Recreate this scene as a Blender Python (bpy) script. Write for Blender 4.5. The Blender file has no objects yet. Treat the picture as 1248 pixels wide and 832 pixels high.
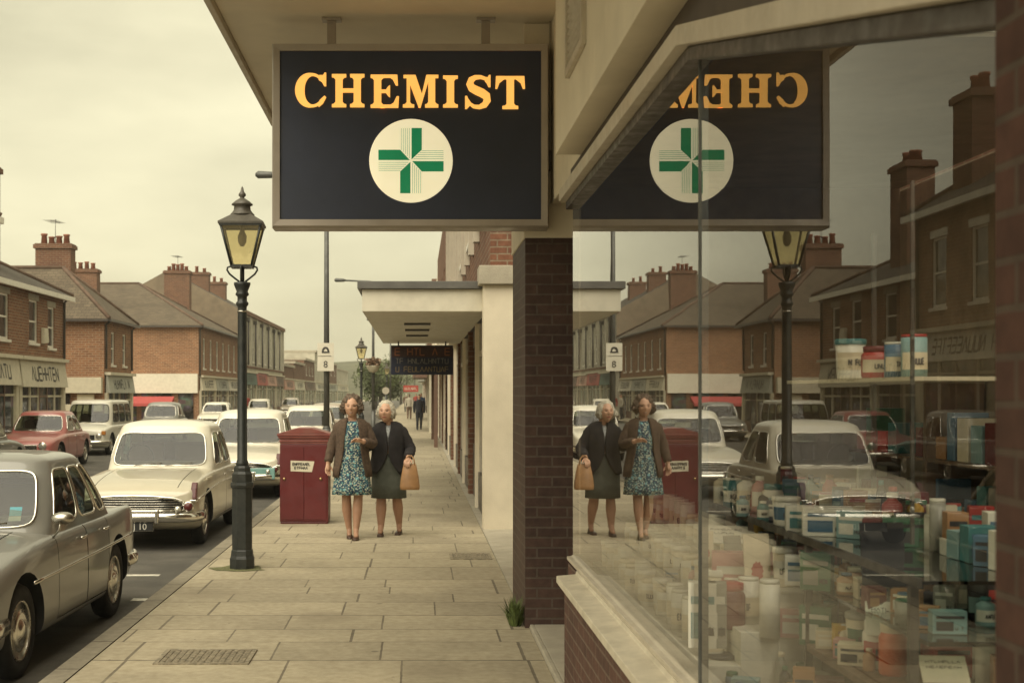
import bpy, bmesh, math, random
from mathutils import Vector, Matrix, noise
RN = random.Random(11)
C = bpy.context.scene.collection
PI = math.pi
CAMH, F = 1.74, 1600.0          # eye height, focal length in photo pixels
def PX(x, y, d):                # where a photo pixel lies at a given depth: used to read sizes off the photograph
    return ((x-507)/F*d, d, CAMH+(479-y)/F*d)
def srgb(r, g, b):
    f = lambda c: (c/255/12.92 if c/255 <= .04045 else ((c/255+.055)/1.055)**2.4)
    return (f(r), f(g), f(b))
# ------------------------------------------------------------------ mesh builder
class MB:
    def __init__(s): s.v=[]; s.f=[]; s.m=[]; s.sm=[]
    def add(s, vs, fs, mi=0, smooth=False):
        o=len(s.v); s.v += [tuple(p) for p in vs]
        for f in fs: s.f.append([i+o for i in f]); s.m.append(mi); s.sm.append(smooth)
        return s
    def box(s,x0,x1,y0,y1,z0,z1,mi=0):
        vs=[(x,y,z) for z in (z0,z1) for y in (y0,y1) for x in (x0,x1)]
        return s.add(vs,[(0,2,3,1),(4,5,7,6),(0,1,5,4),(2,6,7,3),(0,4,6,2),(1,3,7,5)],mi)
    def obox(s,c,sx,sy,sz,rz=0,mi=0,rx=0,ry=0):
        m=Matrix.Translation(c)@Matrix.Rotation(rz,4,'Z')@Matrix.Rotation(ry,4,'Y')@Matrix.Rotation(rx,4,'X')
        vs=[m@Vector((x*sx/2,y*sy/2,z*sz/2)) for z in (-1,1) for y in (-1,1) for x in (-1,1)]
        return s.add(vs,[(0,2,3,1),(4,5,7,6),(0,1,5,4),(2,6,7,3),(0,4,6,2),(1,3,7,5)],mi)
    def prism(s,poly,axis,a,b,mi=0,smooth=False):
        n=len(poly)
        def P(u,v,w): return {'x':(w,u,v),'y':(u,w,v),'z':(u,v,w)}[axis]
        vs=[P(u,v,a) for u,v in poly]+[P(u,v,b) for u,v in poly]
        fs=[list(range(n))[::-1],list(range(n,2*n))]
        s.add(vs,fs,mi); o=len(s.v)-2*n
        for i in range(n):
            j=(i+1)%n; s.f.append([o+i,o+j,o+n+j,o+n+i]); s.m.append(mi); s.sm.append(smooth)
        return s
    def quad(s,a,b,c,d,mi=0): return s.add([a,b,c,d],[(0,1,2,3)],mi)
    def tube(s,pts,r,n=8,mi=0,caps=True,smooth=True,ell=None,closed=False):
        pts=[Vector(p) for p in pts]; k=len(pts); vs=[]; prev=None
        for i,p in enumerate(pts):
            if closed: t=pts[(i+1)%k]-pts[i-1]
            else: t=(pts[min(i+1,k-1)]-pts[max(i-1,0)])
            t=t.normalized() if t.length>1e-9 else Vector((0,0,1))
            if ell: up=Vector((0,0,1)) if abs(t.z)<.9 else Vector((0,1,0))
            else: up=prev if prev is not None else (Vector((0,0,1)) if abs(t.z)<.9 else Vector((1,0,0)))
            a=(up-t*up.dot(t)); a=a.normalized() if a.length>1e-6 else t.orthogonal().normalized(); b=t.cross(a); prev=a
            rr=r[i] if isinstance(r,(list,tuple)) else r
            ra,rb=(ell if ell else (1,1))
            for q in range(n):
                th=2*PI*q/n; vs.append(p+a*(math.cos(th)*rr*ra)+b*(math.sin(th)*rr*rb))
        fs=[]
        for i in range(k if closed else k-1):
            i2=(i+1)%k
            for q in range(n):
                q2=(q+1)%n; fs.append((i*n+q,i*n+q2,i2*n+q2,i2*n+q))
        if caps and not closed: fs.append(tuple(range(n))[::-1]); fs.append(tuple(range((k-1)*n,k*n)))
        return s.add(vs,fs,mi,smooth)
    def lathe(s,prof,c=(0,0,0),n=20,mi=0,smooth=True,axis='z',ph=0,sx=1,sy=1):
        vs=[]
        for r,z in prof:
            for q in range(n):
                th=2*PI*q/n+ph; u,v=r*math.cos(th)*sx,r*math.sin(th)*sy
                p={'z':(u,v,z),'x':(z,u,v),'y':(v,z,u)}[axis]
                vs.append((c[0]+p[0],c[1]+p[1],c[2]+p[2]))
        fs=[]; k=len(prof)
        for i in range(k-1):
            for q in range(n):
                q2=(q+1)%n; fs.append((i*n+q,i*n+q2,(i+1)*n+q2,(i+1)*n+q))
        if prof[0][0]>1e-6: fs.append(tuple(range(n))[::-1])
        if prof[-1][0]>1e-6: fs.append(tuple(range((k-1)*n,k*n)))
        return s.add(vs,fs,mi,smooth)
    def rows(s,rows,mi=0,closed=False,smooth=True,skip=None,mf=None):
        n=len(rows[0]); vs=[p for r in rows for p in r]; fs=[]; ms=[]
        for i in range(len(rows)-1):
            for q in range(n if closed else n-1):
                if skip and skip(i,q): continue
                q2=(q+1)%n; fs.append((i*n+q,i*n+q2,(i+1)*n+q2,(i+1)*n+q)); ms.append(mf(i,q) if mf else mi)
        o=len(s.v); s.v+=[tuple(p) for p in vs]
        for f,m in zip(fs,ms): s.f.append([i+o for i in f]); s.m.append(m); s.sm.append(smooth)
        return s
    def build(s,name,mats,parent=None,bevel=0,seg=2,weld=True,loc=None,solid=0):
        me=bpy.data.meshes.new(name)
        O=ORI.get(parent.name,Vector((0,0,0))) if parent else Vector((0,0,0))
        bm=bmesh.new()
        bv=[bm.verts.new(p) for p in s.v]
        for f,m,sm in zip(s.f,s.m,s.sm):
            try: fc=bm.faces.new([bv[i] for i in f])
            except ValueError: continue
            fc.material_index=m; fc.smooth=sm
        if weld: bmesh.ops.remove_doubles(bm,verts=bm.verts,dist=1e-5)
        bmesh.ops.recalc_face_normals(bm,faces=bm.faces)
        if bevel>0:
            es=[e for e in bm.edges if len(e.link_faces)==2 and e.calc_face_angle(0)>.6]
            bmesh.ops.bevel(bm,geom=es,offset=bevel,segments=seg,profile=.6,affect='EDGES',clamp_overlap=True)
        boxuv(bm)
        if O.length>0: bmesh.ops.translate(bm,verts=bm.verts,vec=-O)
        bm.to_mesh(me); bm.free()
        return link(name,me,mats,parent)
ORI={}
def boxuv(bm):
    uv=bm.loops.layers.uv.verify()
    for f in bm.faces:
        n=f.normal; ax=max(range(3),key=lambda i:abs(n[i]))
        for l in f.loops:
            p=l.vert.co
            l[uv].uv=((p.y,p.z),(p.x,p.z),(p.x,p.y))[ax]
def link(name,me,mats,parent=None):
    for m in (mats if isinstance(mats,(list,tuple)) else [mats]): me.materials.append(m)
    o=bpy.data.objects.new(name,me); C.objects.link(o)
    if parent: o.parent=parent; ORI[o.name]=ORI.get(parent.name,Vector((0,0,0)))
    return o
def tag(o,label,cat=None,group=None,kind=None):
    o['label']=label
    if cat: o['category']=cat
    if group: o['group']=group
    if kind: o['kind']=kind
    return o
def struct(o,label=None,kind='structure'):
    o['kind']=kind
    if label: o['label']=label
    return o
def thing(name,label,cat,loc=(0,0,0),group=None):
    o=bpy.data.objects.new(name,None); C.objects.link(o); o.empty_display_size=.2
    o.location=loc; ORI[o.name]=Vector(loc)
    return tag(o,label,cat,group)
def empty_part(name,parent):
    o=bpy.data.objects.new(name,None); C.objects.link(o); o.parent=parent
    ORI[o.name]=ORI.get(parent.name,Vector((0,0,0))); return o
def children(o): return [c for c in bpy.data.objects if c.parent==o]
def copy_tree(o,parent=None):
    c=o.copy(); C.objects.link(c)
    if parent: c.parent=parent
    ORI[c.name]=ORI.get(o.name,Vector((0,0,0)))
    for ch in list(o.children): copy_tree(ch,c)
    return c
def bake(o):
    dg=bpy.context.evaluated_depsgraph_get(); me=bpy.data.meshes.new_from_object(o.evaluated_get(dg))
    o.modifiers.clear(); o.data=me; return o
def smooth(o,on=True):
    for p in o.data.polygons: p.use_smooth=on
def subsurf(o,l=2):
    m=o.modifiers.new('s','SUBSURF'); m.levels=l; m.render_levels=l; return bake(o)
def text_mb(txt,h,mi=0,depth=.002):
    cu=bpy.data.curves.new('t','FONT'); cu.body=txt; cu.size=h; cu.align_x='CENTER'; cu.extrude=depth; cu.resolution_u=3
    o=bpy.data.objects.new('t',cu); C.objects.link(o)
    dg=bpy.context.evaluated_depsgraph_get(); me=bpy.data.meshes.new_from_object(o.evaluated_get(dg))
    vs=[tuple(v.co) for v in me.vertices]; fs=[tuple(p.vertices) for p in me.polygons]
    bpy.data.objects.remove(o); bpy.data.curves.remove(cu); bpy.data.meshes.remove(me)
    return vs,fs
def scribble(mb,P,n,w,h,mi=0,t=.14,rng=RN):
    """unreadable lettering, as the photograph has it: n letter-like marks; P(u,v) gives the point on the board"""
    cw=w/n
    for i in range(n):
        if rng.random()<.1: continue
        u0=i*cw+cw*.1; u1=u0+cw*.75; th=h*t
        pts={0:(u0,0),1:(u0,h),2:(u1,0),3:(u1,h),4:(u0,h/2),5:(u1,h/2),6:((u0+u1)/2,0),7:((u0+u1)/2,h)}
        segs=rng.choice([[(0,1),(1,3),(4,5)],[(0,1),(2,3),(4,5)],[(0,7),(7,2)],[(0,1),(0,2),(2,3)],[(6,7),(1,3)],[(0,1),(0,2)],[(1,3),(4,5),(0,2),(0,1)],[(0,1),(1,2),(2,3)]])
        for a,b in segs:
            (x0,y0),(x1,y1)=pts[a],pts[b]; dx,dy=x1-x0,y1-y0; L=math.hypot(dx,dy) or 1; nx,ny=-dy/L*th/2,dx/L*th/2
            mb.quad(P(x0+nx,y0+ny),P(x1+nx,y1+ny),P(x1-nx,y1-ny),P(x0-nx,y0-ny),mi)
# ------------------------------------------------------------------ materials
def nt(name):
    m=bpy.data.materials.new(name); m.use_nodes=True; t=m.node_tree; t.nodes.clear()
    out=t.nodes.new('ShaderNodeOutputMaterial'); return m,t,out
def N(t,typ,**kw):
    n=t.nodes.new(typ)
    for k,v in kw.items():
        if hasattr(n,k): setattr(n,k,v)
    return n
def setin(n,**kw):
    for k,v in kw.items(): n.inputs[k.replace('_',' ')].default_value=v
def mixc(t,fac,a,b,blend='MIX'):
    n=t.nodes.new('ShaderNodeMix'); n.data_type='RGBA'; n.blend_type=blend
    for sock,v in ((n.inputs[0],fac),(n.inputs[6],a),(n.inputs[7],b)):
        if hasattr(v,'is_output'): t.links.new(v,sock)
        elif isinstance(v,(int,float)): sock.default_value=v
        else: sock.default_value=(*v,1)
    return n.outputs[2]
def noisef(t,scale,detail=4,coord=None,rough=.6,lo=.35,hi=.65):
    if coord is None: coord=N(t,'ShaderNodeTexCoord').outputs['Object']
    n=N(t,'ShaderNodeTexNoise'); n.inputs['Scale'].default_value=scale; n.inputs['Detail'].default_value=detail; n.inputs['Roughness'].default_value=rough
    t.links.new(coord,n.inputs['Vector'])
    r=N(t,'ShaderNodeMapRange'); r.inputs['From Min'].default_value=lo; r.inputs['From Max'].default_value=hi
    t.links.new(n.outputs['Fac'],r.inputs['Value']); return r.outputs[0]
def bumpn(t,h,strength,dist=.01):
    b=N(t,'ShaderNodeBump'); b.inputs['Strength'].default_value=strength; b.inputs['Distance'].default_value=dist
    t.links.new(h,b.inputs['Height']); return b.outputs[0]
def M(name,col,rough=.6,metal=0,var=.1,scale=6,bump=0,bscale=60,coat=0,spec=.5,dirt=0,dirtcol=(.12,.1,.07),dscale=1.5):
    m,t,out=nt(name); p=N(t,'ShaderNodeBsdfPrincipled')
    f=noisef(t,scale)
    c=mixc(t,f,tuple(max(0,x*(1-var)) for x in col),tuple(min(1,x*(1+var)) for x in col))
    if dirt:
        d=noisef(t,dscale,6,lo=.45,hi=.75); mm=N(t,'ShaderNodeMath',operation='MULTIPLY'); mm.inputs[1].default_value=dirt
        t.links.new(d,mm.inputs[0]); c=mixc(t,mm.outputs[0],c,dirtcol)
    t.links.new(c,p.inputs['Base Color']); setin(p,Roughness=rough,Metallic=metal)
    p.inputs['Specular IOR Level'].default_value=spec
    if coat: p.inputs['Coat Weight'].default_value=coat; p.inputs['Coat Roughness'].default_value=.06
    if rough<.6 and not coat:
        r=N(t,'ShaderNodeMapRange'); t.links.new(noisef(t,scale*2.3),r.inputs[0]); r.inputs[3].default_value=rough*.75; r.inputs[4].default_value=min(1,rough*1.3); t.links.new(r.outputs[0],p.inputs['Roughness'])
    if bump: t.links.new(bumpn(t,noisef(t,bscale,5),bump),p.inputs['Normal'])
    t.links.new(p.outputs[0],out.inputs[0]); return m
def brickmat(name,c1,c2,mort,flag=False,bw=.225,rh=.075,ms=.007,rough=.85,bump=.6,big=.25,off=.5,dirt=.3,scale=1,sat=None,vari=.35):
    m,t,out=nt(name); p=N(t,'ShaderNodeBsdfPrincipled'); uv=N(t,'ShaderNodeTexCoord')
    b=N(t,'ShaderNodeTexBrick'); b.offset=off; b.squash=1
    # slight wobble so that courses are not ruler straight
    no=N(t,'ShaderNodeTexNoise'); no.inputs['Scale'].default_value=9; t.links.new(uv.outputs['UV'],no.inputs['Vector'])
    va=N(t,'ShaderNodeVectorMath',operation='MULTIPLY_ADD'); va.inputs[1].default_value=(.006,.006,0); t.links.new(no.outputs['Color'],va.inputs[0]); t.links.new(uv.outputs['UV'],va.inputs[2])
    vec=va.outputs[0]
    if flag:   # flagstones: courses of uneven height, every course shifted by its own amount
        sp=N(t,'ShaderNodeSeparateXYZ'); t.links.new(vec,sp.inputs[0])
        def mth(op,a,b=None,c=None):
            n=N(t,'ShaderNodeMath',operation=op)
            for i,v in enumerate((a,b,c)):
                if v is None: continue
                if isinstance(v,(int,float)): n.inputs[i].default_value=v
                else: t.links.new(v,n.inputs[i])
            return n.outputs[0]
        y=mth('ADD',sp.outputs[1],mth('MULTIPLY',mth('SINE',mth('MULTIPLY',sp.outputs[1],2.7)),.13)); y=mth('ADD',y,mth('MULTIPLY',mth('SINE',mth('MULTIPLY',sp.outputs[1],1.13)),.2))
        row=mth('FLOOR',mth('DIVIDE',y,rh)); h=mth('FRACT',mth('MULTIPLY',mth('SINE',mth('MULTIPLY',row,12.9898)),43758.5))
        x=mth('ADD',sp.outputs[0],mth('MULTIPLY',h,bw)); x=mth('ADD',x,mth('MULTIPLY',mth('SINE',mth('ADD',mth('MULTIPLY',x,2.3),mth('MULTIPLY',h,6.0))),.11))
        cb=N(t,'ShaderNodeCombineXYZ'); t.links.new(x,cb.inputs[0]); t.links.new(y,cb.inputs[1]); vec=cb.outputs[0]
    t.links.new(vec,b.inputs['Vector'])
    setin(b,Scale=scale); b.inputs['Brick Width'].default_value=bw; b.inputs['Row Height'].default_value=rh; b.inputs['Mortar Size'].default_value=ms; b.inputs['Mortar Smooth'].default_value=.2; b.inputs['Bias'].default_value=-.1
    b.inputs['Color1'].default_value=(*c1,1); b.inputs['Color2'].default_value=(*c2,1); b.inputs['Mortar'].default_value=(*mort,1)
    f=noisef(t,1.1,5,uv.outputs['UV'],lo=.3,hi=.7)
    c=mixc(t,f,b.outputs['Color'],tuple(x*(1-big) for x in c1),'MIX'); 
    mm=N(t,'ShaderNodeMath',operation='MULTIPLY'); mm.inputs[1].default_value=vari; t.links.new(f,mm.inputs[0])
    c=mixc(t,mm.outputs[0],b.outputs['Color'],tuple(x*(1-big) for x in c2))
    f2=noisef(t,14,3,uv.outputs['UV'],lo=.3,hi=.7); c=mixc(t,.25,c,mixc(t,f2,(.1,.1,.1),(1,1,1)),'SOFT_LIGHT')
    if dirt:
        d=noisef(t,.7,6,uv.outputs['UV'],lo=.45,hi=.8); m2=N(t,'ShaderNodeMath',operation='MULTIPLY'); m2.inputs[1].default_value=dirt; t.links.new(d,m2.inputs[0]); c=mixc(t,m2.outputs[0],c,(.05,.04,.03))
    if flag:   # trodden gum and old stains
        for sc_,rad,thr,colr,am in ((3.2,.085,.22,(.15,.125,.09),.75),(1.1,.30,.30,(.24,.20,.14),.45),(7.0,.07,.12,(.10,.085,.06),.7)):
            v=N(t,'ShaderNodeTexVoronoi'); v.inputs['Scale'].default_value=sc_; t.links.new(va.outputs[0],v.inputs['Vector']); q=N(t,'ShaderNodeSeparateColor'); t.links.new(v.outputs['Color'],q.inputs[0])
            r=N(t,'ShaderNodeMapRange'); r.inputs[1].default_value=rad*1.25; r.inputs[2].default_value=rad*.7; t.links.new(v.outputs['Distance'],r.inputs[0])
            l=N(t,'ShaderNodeMath',operation='LESS_THAN'); l.inputs[1].default_value=thr; t.links.new(q.outputs[0],l.inputs[0])
            k=N(t,'ShaderNodeMath',operation='MULTIPLY'); t.links.new(r.outputs[0],k.inputs[0]); t.links.new(l.outputs[0],k.inputs[1]); k2=N(t,'ShaderNodeMath',operation='MULTIPLY'); k2.inputs[1].default_value=am; t.links.new(k.outputs[0],k2.inputs[0])
            c=mixc(t,k2.outputs[0],c,colr)
    t.links.new(c,p.inputs['Base Color']); setin(p,Roughness=rough); p.inputs['Specular IOR Level'].default_value=.3
    inv=N(t,'ShaderNodeMath',operation='SUBTRACT'); inv.inputs[0].default_value=1; t.links.new(b.outputs['Fac'],inv.inputs[1])
    ad=N(t,'ShaderNodeMath',operation='MULTIPLY_ADD'); ad.inputs[1].default_value=.25; t.links.new(f2,ad.inputs[0]); t.links.new(inv.outputs[0],ad.inputs[2])
    t.links.new(bumpn(t,ad.outputs[0],bump,.006),p.inputs['Normal'])
    t.links.new(p.outputs[0],out.inputs[0]); return m
def glassmat(name,tint=(.92,.93,.9),ior=1.5,rough=0.0,gain=1.0,power=1,wavy=0):
    m,t,out=nt(name); tr=N(t,'ShaderNodeBsdfTransparent'); tr.inputs[0].default_value=(*tint,1)
    gl=N(t,'ShaderNodeBsdfGlossy'); gl.inputs['Roughness'].default_value=rough; gl.inputs[0].default_value=(1,1,1,1)
    fr=N(t,'ShaderNodeFresnel'); fr.inputs[0].default_value=ior
    fac=fr.outputs[0]
    # a pane reflects at both of its faces: 2F/(1+F)
    a=N(t,'ShaderNodeMath',operation='MULTIPLY'); a.inputs[1].default_value=2*gain; t.links.new(fac,a.inputs[0])
    b=N(t,'ShaderNodeMath',operation='ADD'); b.inputs[1].default_value=1; t.links.new(fac,b.inputs[0])
    d=N(t,'ShaderNodeMath',operation='DIVIDE',use_clamp=True); t.links.new(a.outputs[0],d.inputs[0]); t.links.new(b.outputs[0],d.inputs[1])
    if power!=1:
        pw=N(t,'ShaderNodeMath',operation='POWER'); pw.inputs[1].default_value=power; t.links.new(fac,pw.inputs[0]); d=N(t,'ShaderNodeMath',operation='MULTIPLY',use_clamp=True); d.inputs[1].default_value=gain; t.links.new(pw.outputs[0],d.inputs[0])
    if wavy: # old plate glass is not quite flat
        t.links.new(bumpn(t,noisef(t,1.3,2,lo=.2,hi=.8),wavy,.01),gl.inputs['Normal'])
    mx=N(t,'ShaderNodeMixShader'); t.links.new(d.outputs[0],mx.inputs[0]); t.links.new(tr.outputs[0],mx.inputs[1]); t.links.new(gl.outputs[0],mx.inputs[2])
    t.links.new(mx.outputs[0],out.inputs[0]); return m
def emitmat(name,col,strength,var=.06,scale=3):
    m,t,out=nt(name); p=N(t,'ShaderNodeBsdfPrincipled'); c=mixc(t,noisef(t,scale),tuple(x*(1-var) for x in col),tuple(min(1,x*(1+var)) for x in col))
    t.links.new(c,p.inputs['Base Color']); t.links.new(c,p.inputs['Emission Color']); p.inputs['Emission Strength'].default_value=strength; setin(p,Roughness=.35)
    t.links.new(p.outputs[0],out.inputs[0]); return m
m_={}
m_['red_brick']=brickmat('red_brick',(.30,.135,.07),(.185,.08,.046),(.34,.27,.18),bw=.29,rh=.098,ms=.012,big=.35)
m_['brown_brick']=brickmat('brown_brick',(.20,.09,.052),(.13,.058,.038),(.24,.19,.13),dirt=.4,bw=.26,rh=.088,ms=.010)
m_['orange_brick']=brickmat('orange_brick',(.315,.15,.075),(.20,.09,.048),(.35,.27,.18),bw=.29,rh=.098,ms=.012,big=.35)
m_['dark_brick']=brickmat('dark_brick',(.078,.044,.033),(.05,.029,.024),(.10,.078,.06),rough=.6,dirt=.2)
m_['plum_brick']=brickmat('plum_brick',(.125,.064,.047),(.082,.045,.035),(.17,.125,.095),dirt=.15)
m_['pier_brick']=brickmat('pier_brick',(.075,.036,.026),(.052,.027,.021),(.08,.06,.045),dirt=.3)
m_['tile']=brickmat('roof_tile',(.155,.122,.083),(.105,.082,.058),(.04,.032,.024),bw=.30,rh=.16,ms=.008,dirt=.5,big=.4)
m_['slate']=brickmat('roof_slate',(.10,.085,.066),(.075,.064,.052),(.03,.026,.022),bw=.25,rh=.14,ms=.008,dirt=.4)
m_['slabs']=brickmat('paving_slabs',(.45,.388,.272),(.35,.302,.213),(.13,.108,.078),bw=.88,rh=.60,ms=.009,rough=.8,bump=.5,big=.18,off=0,dirt=.32,vari=.6,flag=True)
m_['kerbstone']=brickmat('kerb_stone',(.29,.255,.19),(.22,.195,.145),(.09,.075,.055),bw=.3,rh=.92,ms=.012,big=.25,dirt=.4,off=0)
m_['asphalt']=M('asphalt',(.092,.084,.070),.85,var=.25,scale=2.2,bump=.5,bscale=120,dirt=.5,dirtcol=(.035,.032,.028),dscale=.6)
m_['roadpaint']=M('road_paint',(.6,.57,.48),.7,var=.2,scale=20,dirt=.7,dirtcol=(.1,.09,.08),dscale=9)
m_['cream']=M('cream_render',(.72,.645,.50),.75,var=.06,scale=2,bump=.1,dirt=.25,dirtcol=(.3,.25,.17),dscale=1.2)
m_['soffit']=M('painted_soffit',(.72,.65,.51),.7,var=.05,scale=1.5,dirt=.25,dirtcol=(.32,.27,.19),dscale=.9)
m_['whitepaint']=M('white_paint',(.74,.70,.60),.45,var=.05,dirt=.2,dirtcol=(.4,.35,.26),dscale=4)
m_['trimpaint']=M('trim_paint',(.52,.46,.36),.5,var=.06,dirt=.25,dirtcol=(.25,.2,.14),dscale=4)
m_['sillstone']=M('sill_stone',(.60,.54,.42),.6,var=.1,scale=9,bump=.15,dirt=.3,dirtcol=(.28,.23,.16),dscale=5)
m_['darktrim']=M('dark_trim',(.06,.05,.042),.4,var=.12)
m_['brownpanel']=M('brown_panel',(.085,.066,.052),.6,var=.12,dirt=.2)
m_['concrete']=M('concrete',(.40,.36,.28),.85,var=.1,scale=5,bump=.25,dirt=.3,dirtcol=(.2,.17,.12))
m_['flashing']=M('lead_flashing',(.10,.095,.085),.6,var=.2,scale=3)
m_['bronze']=M('anodised_frame',(.36,.315,.265),.4,metal=.25,var=.08,scale=3)
m_['iron']=M('black_iron',(.022,.025,.023),.38,var=.25,scale=14,dirt=.15,dirtcol=(.08,.06,.04),dscale=7)
m_['ironhead']=M('weathered_iron',(.085,.075,.058),.5,var=.2,scale=12)
m_['steel']=M('galvanised_steel',(.11,.11,.10),.5,metal=.4,var=.15)
m_['chrome']=M('chrome',(.72,.69,.62),.16,metal=1,var=.05)
m_['chromedull']=M('dull_chrome',(.5,.47,.41),.28,metal=1,var=.08)
m_['tyre']=M('tyre_rubber',(.018,.017,.016),.8,var=.3,scale=20)
m_['dark']=M('dark_void',(.012,.011,.010),.8,var=.2)
m_['lampglass']=emitmat('lamp_glass',(.72,.55,.22),.28)
def carglassmat(name,tint,f0):
    m,t,out=nt(name); tr=N(t,'ShaderNodeBsdfTransparent'); tr.inputs[0].default_value=(*tint,1); gl=N(t,'ShaderNodeBsdfGlossy'); gl.inputs['Roughness'].default_value=.01; gl.inputs[0].default_value=(1,1,1,1)
    lw=N(t,'ShaderNodeLayerWeight'); lw.inputs[0].default_value=.5; pw=N(t,'ShaderNodeMath',operation='POWER'); pw.inputs[1].default_value=5; t.links.new(lw.outputs['Facing'],pw.inputs[0])
    ma=N(t,'ShaderNodeMath',operation='MULTIPLY_ADD'); ma.inputs[1].default_value=1-f0; ma.inputs[2].default_value=f0; t.links.new(pw.outputs[0],ma.inputs[0])
    mx=N(t,'ShaderNodeMixShader'); t.links.new(ma.outputs[0],mx.inputs[0]); t.links.new(tr.outputs[0],mx.inputs[1]); t.links.new(gl.outputs[0],mx.inputs[2]); t.links.new(mx.outputs[0],out.inputs[0]); return m
m_['carglass']=carglassmat('car_glass',(.52,.56,.48),.045)
m_['shopglass']=glassmat('shop_glass',(.93,.94,.90),1.52,gain=1.75,power=1.35,wavy=.012)
m_['clearglass']=glassmat('shelf_glass',(.75,.82,.78),1.3)
def winmat(name,col,rough):
    m,t,out=nt(name); p=N(t,'ShaderNodeBsdfPrincipled')
    c=mixc(t,noisef(t,.8,3),tuple(x*.5 for x in col),tuple(x*1.6 for x in col)); t.links.new(c,p.inputs['Base Color']); setin(p,Roughness=rough,IOR=1.6)
    t.links.new(bumpn(t,noisef(t,1.2,2),.06,.02),p.inputs['Normal']); t.links.new(p.outputs[0],out.inputs[0]); return m
m_['pane']=winmat('window_pane',(.04,.038,.032),.06)
def shopmat(name):
    m,t,out=nt(name); p=N(t,'ShaderNodeBsdfPrincipled'); uv=N(t,'ShaderNodeTexCoord').outputs['UV']; mp=N(t,'ShaderNodeMapping'); mp.inputs['Scale'].default_value=(1,1.6,1); t.links.new(uv,mp.inputs[0])
    v=N(t,'ShaderNodeTexVoronoi'); v.distance='CHEBYCHEV'; v.inputs['Scale'].default_value=2.6; t.links.new(mp.outputs[0],v.inputs['Vector'])
    h=N(t,'ShaderNodeHueSaturation'); h.inputs['Saturation'].default_value=.45; h.inputs['Value'].default_value=.16; t.links.new(v.outputs['Color'],h.inputs['Color'])
    c=mixc(t,noisef(t,.9,3,uv,lo=.42,hi=.6),(.012,.011,.010),h.outputs[0]); t.links.new(c,p.inputs['Base Color']); setin(p,Roughness=.07); t.links.new(p.outputs[0],out.inputs[0]); return m
m_['shopdark']=shopmat('shop_window_pane')
m_['postred']=M('post_red',(.105,.012,.014),.38,var=.1,scale=4,dirt=.15,dirtcol=(.09,.03,.02),dscale=3)
m_['postwornsky']=M('post_red_worn_sky',(.19,.05,.04),.4,var=.15,scale=5,dirt=.4,dirtcol=(.25,.15,.11),dscale=4)  # worn red, paled further by sky reflection painted into the colour
m_['navy']=M('sign_navy',(.024,.031,.058),.42,var=.12,scale=2)
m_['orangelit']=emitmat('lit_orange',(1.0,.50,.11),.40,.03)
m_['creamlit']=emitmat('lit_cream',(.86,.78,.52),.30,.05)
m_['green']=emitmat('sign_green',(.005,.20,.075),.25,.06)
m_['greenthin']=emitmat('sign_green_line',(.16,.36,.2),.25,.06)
# ------------------------------------------------------------------ camera, sky, sun
sc=bpy.context.scene
cam=bpy.data.cameras.new('camera'); co=bpy.data.objects.new('camera',cam); C.objects.link(co); sc.camera=co
co.location=(0,0,CAMH); co.rotation_euler=(PI/2,0,0); cam.sensor_width=36; cam.lens=F/1248*36
cam.shift_x=117/1248; cam.shift_y=63/1248; cam.clip_end=3000; cam.clip_start=.05
cam.dof.use_dof=True; cam.dof.focus_distance=10.5; cam.dof.aperture_fstop=5.6
sc.view_settings.view_transform='Standard'; sc.view_settings.look='None'; sc.view_settings.exposure=1.12; sc.view_settings.gamma=1
SUN_EL,SUN_AZ=math.radians(52),math.radians(205)      # azimuth clockwise from +Y; behind the camera's left shoulder
w=bpy.data.worlds.new('World'); sc.world=w; w.use_nodes=True; t=w.node_tree; t.nodes.clear()
out=t.nodes.new('ShaderNodeOutputWorld'); bg=t.nodes.new('ShaderNodeBackground'); bg.inputs[1].default_value=.067
sky=t.nodes.new('ShaderNodeTexSky'); sky.sky_type='NISHITA'; sky.sun_disc=False; sky.sun_elevation=SUN_EL; sky.sun_rotation=SUN_AZ; sky.dust_density=4; sky.air_density=1.2
tc=t.nodes.new('ShaderNodeTexCoord'); mp=t.nodes.new('ShaderNodeMapping'); mp.inputs['Scale'].default_value=(1,1,3.2); t.links.new(tc.outputs['Generated'],mp.inputs[0])
cl=noisef(t,2.1,6,mp.outputs[0],.55,.34,.66)
cloud=mixc(t,cl,(4.9,4.5,2.9),(7.7,7.12,4.7))
full=mixc(t,.9,sky.outputs[0],cloud); t.links.new(full,bg.inputs[0]); t.links.new(bg.outputs[0],out.inputs[0])
sl=bpy.data.lights.new('sun','SUN'); sl.energy=2.0; sl.angle=math.radians(75); sl.color=(1,.92,.75)
so=bpy.data.objects.new('sun',sl); C.objects.link(so)
dirv=Vector((math.sin(SUN_AZ)*math.cos(SUN_EL),math.cos(SUN_AZ)*math.cos(SUN_EL),math.sin(SUN_EL)))
so.rotation_euler=dirv.to_track_quat('Z','Y').to_euler(); so.location=(-6,-6,20)
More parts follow.
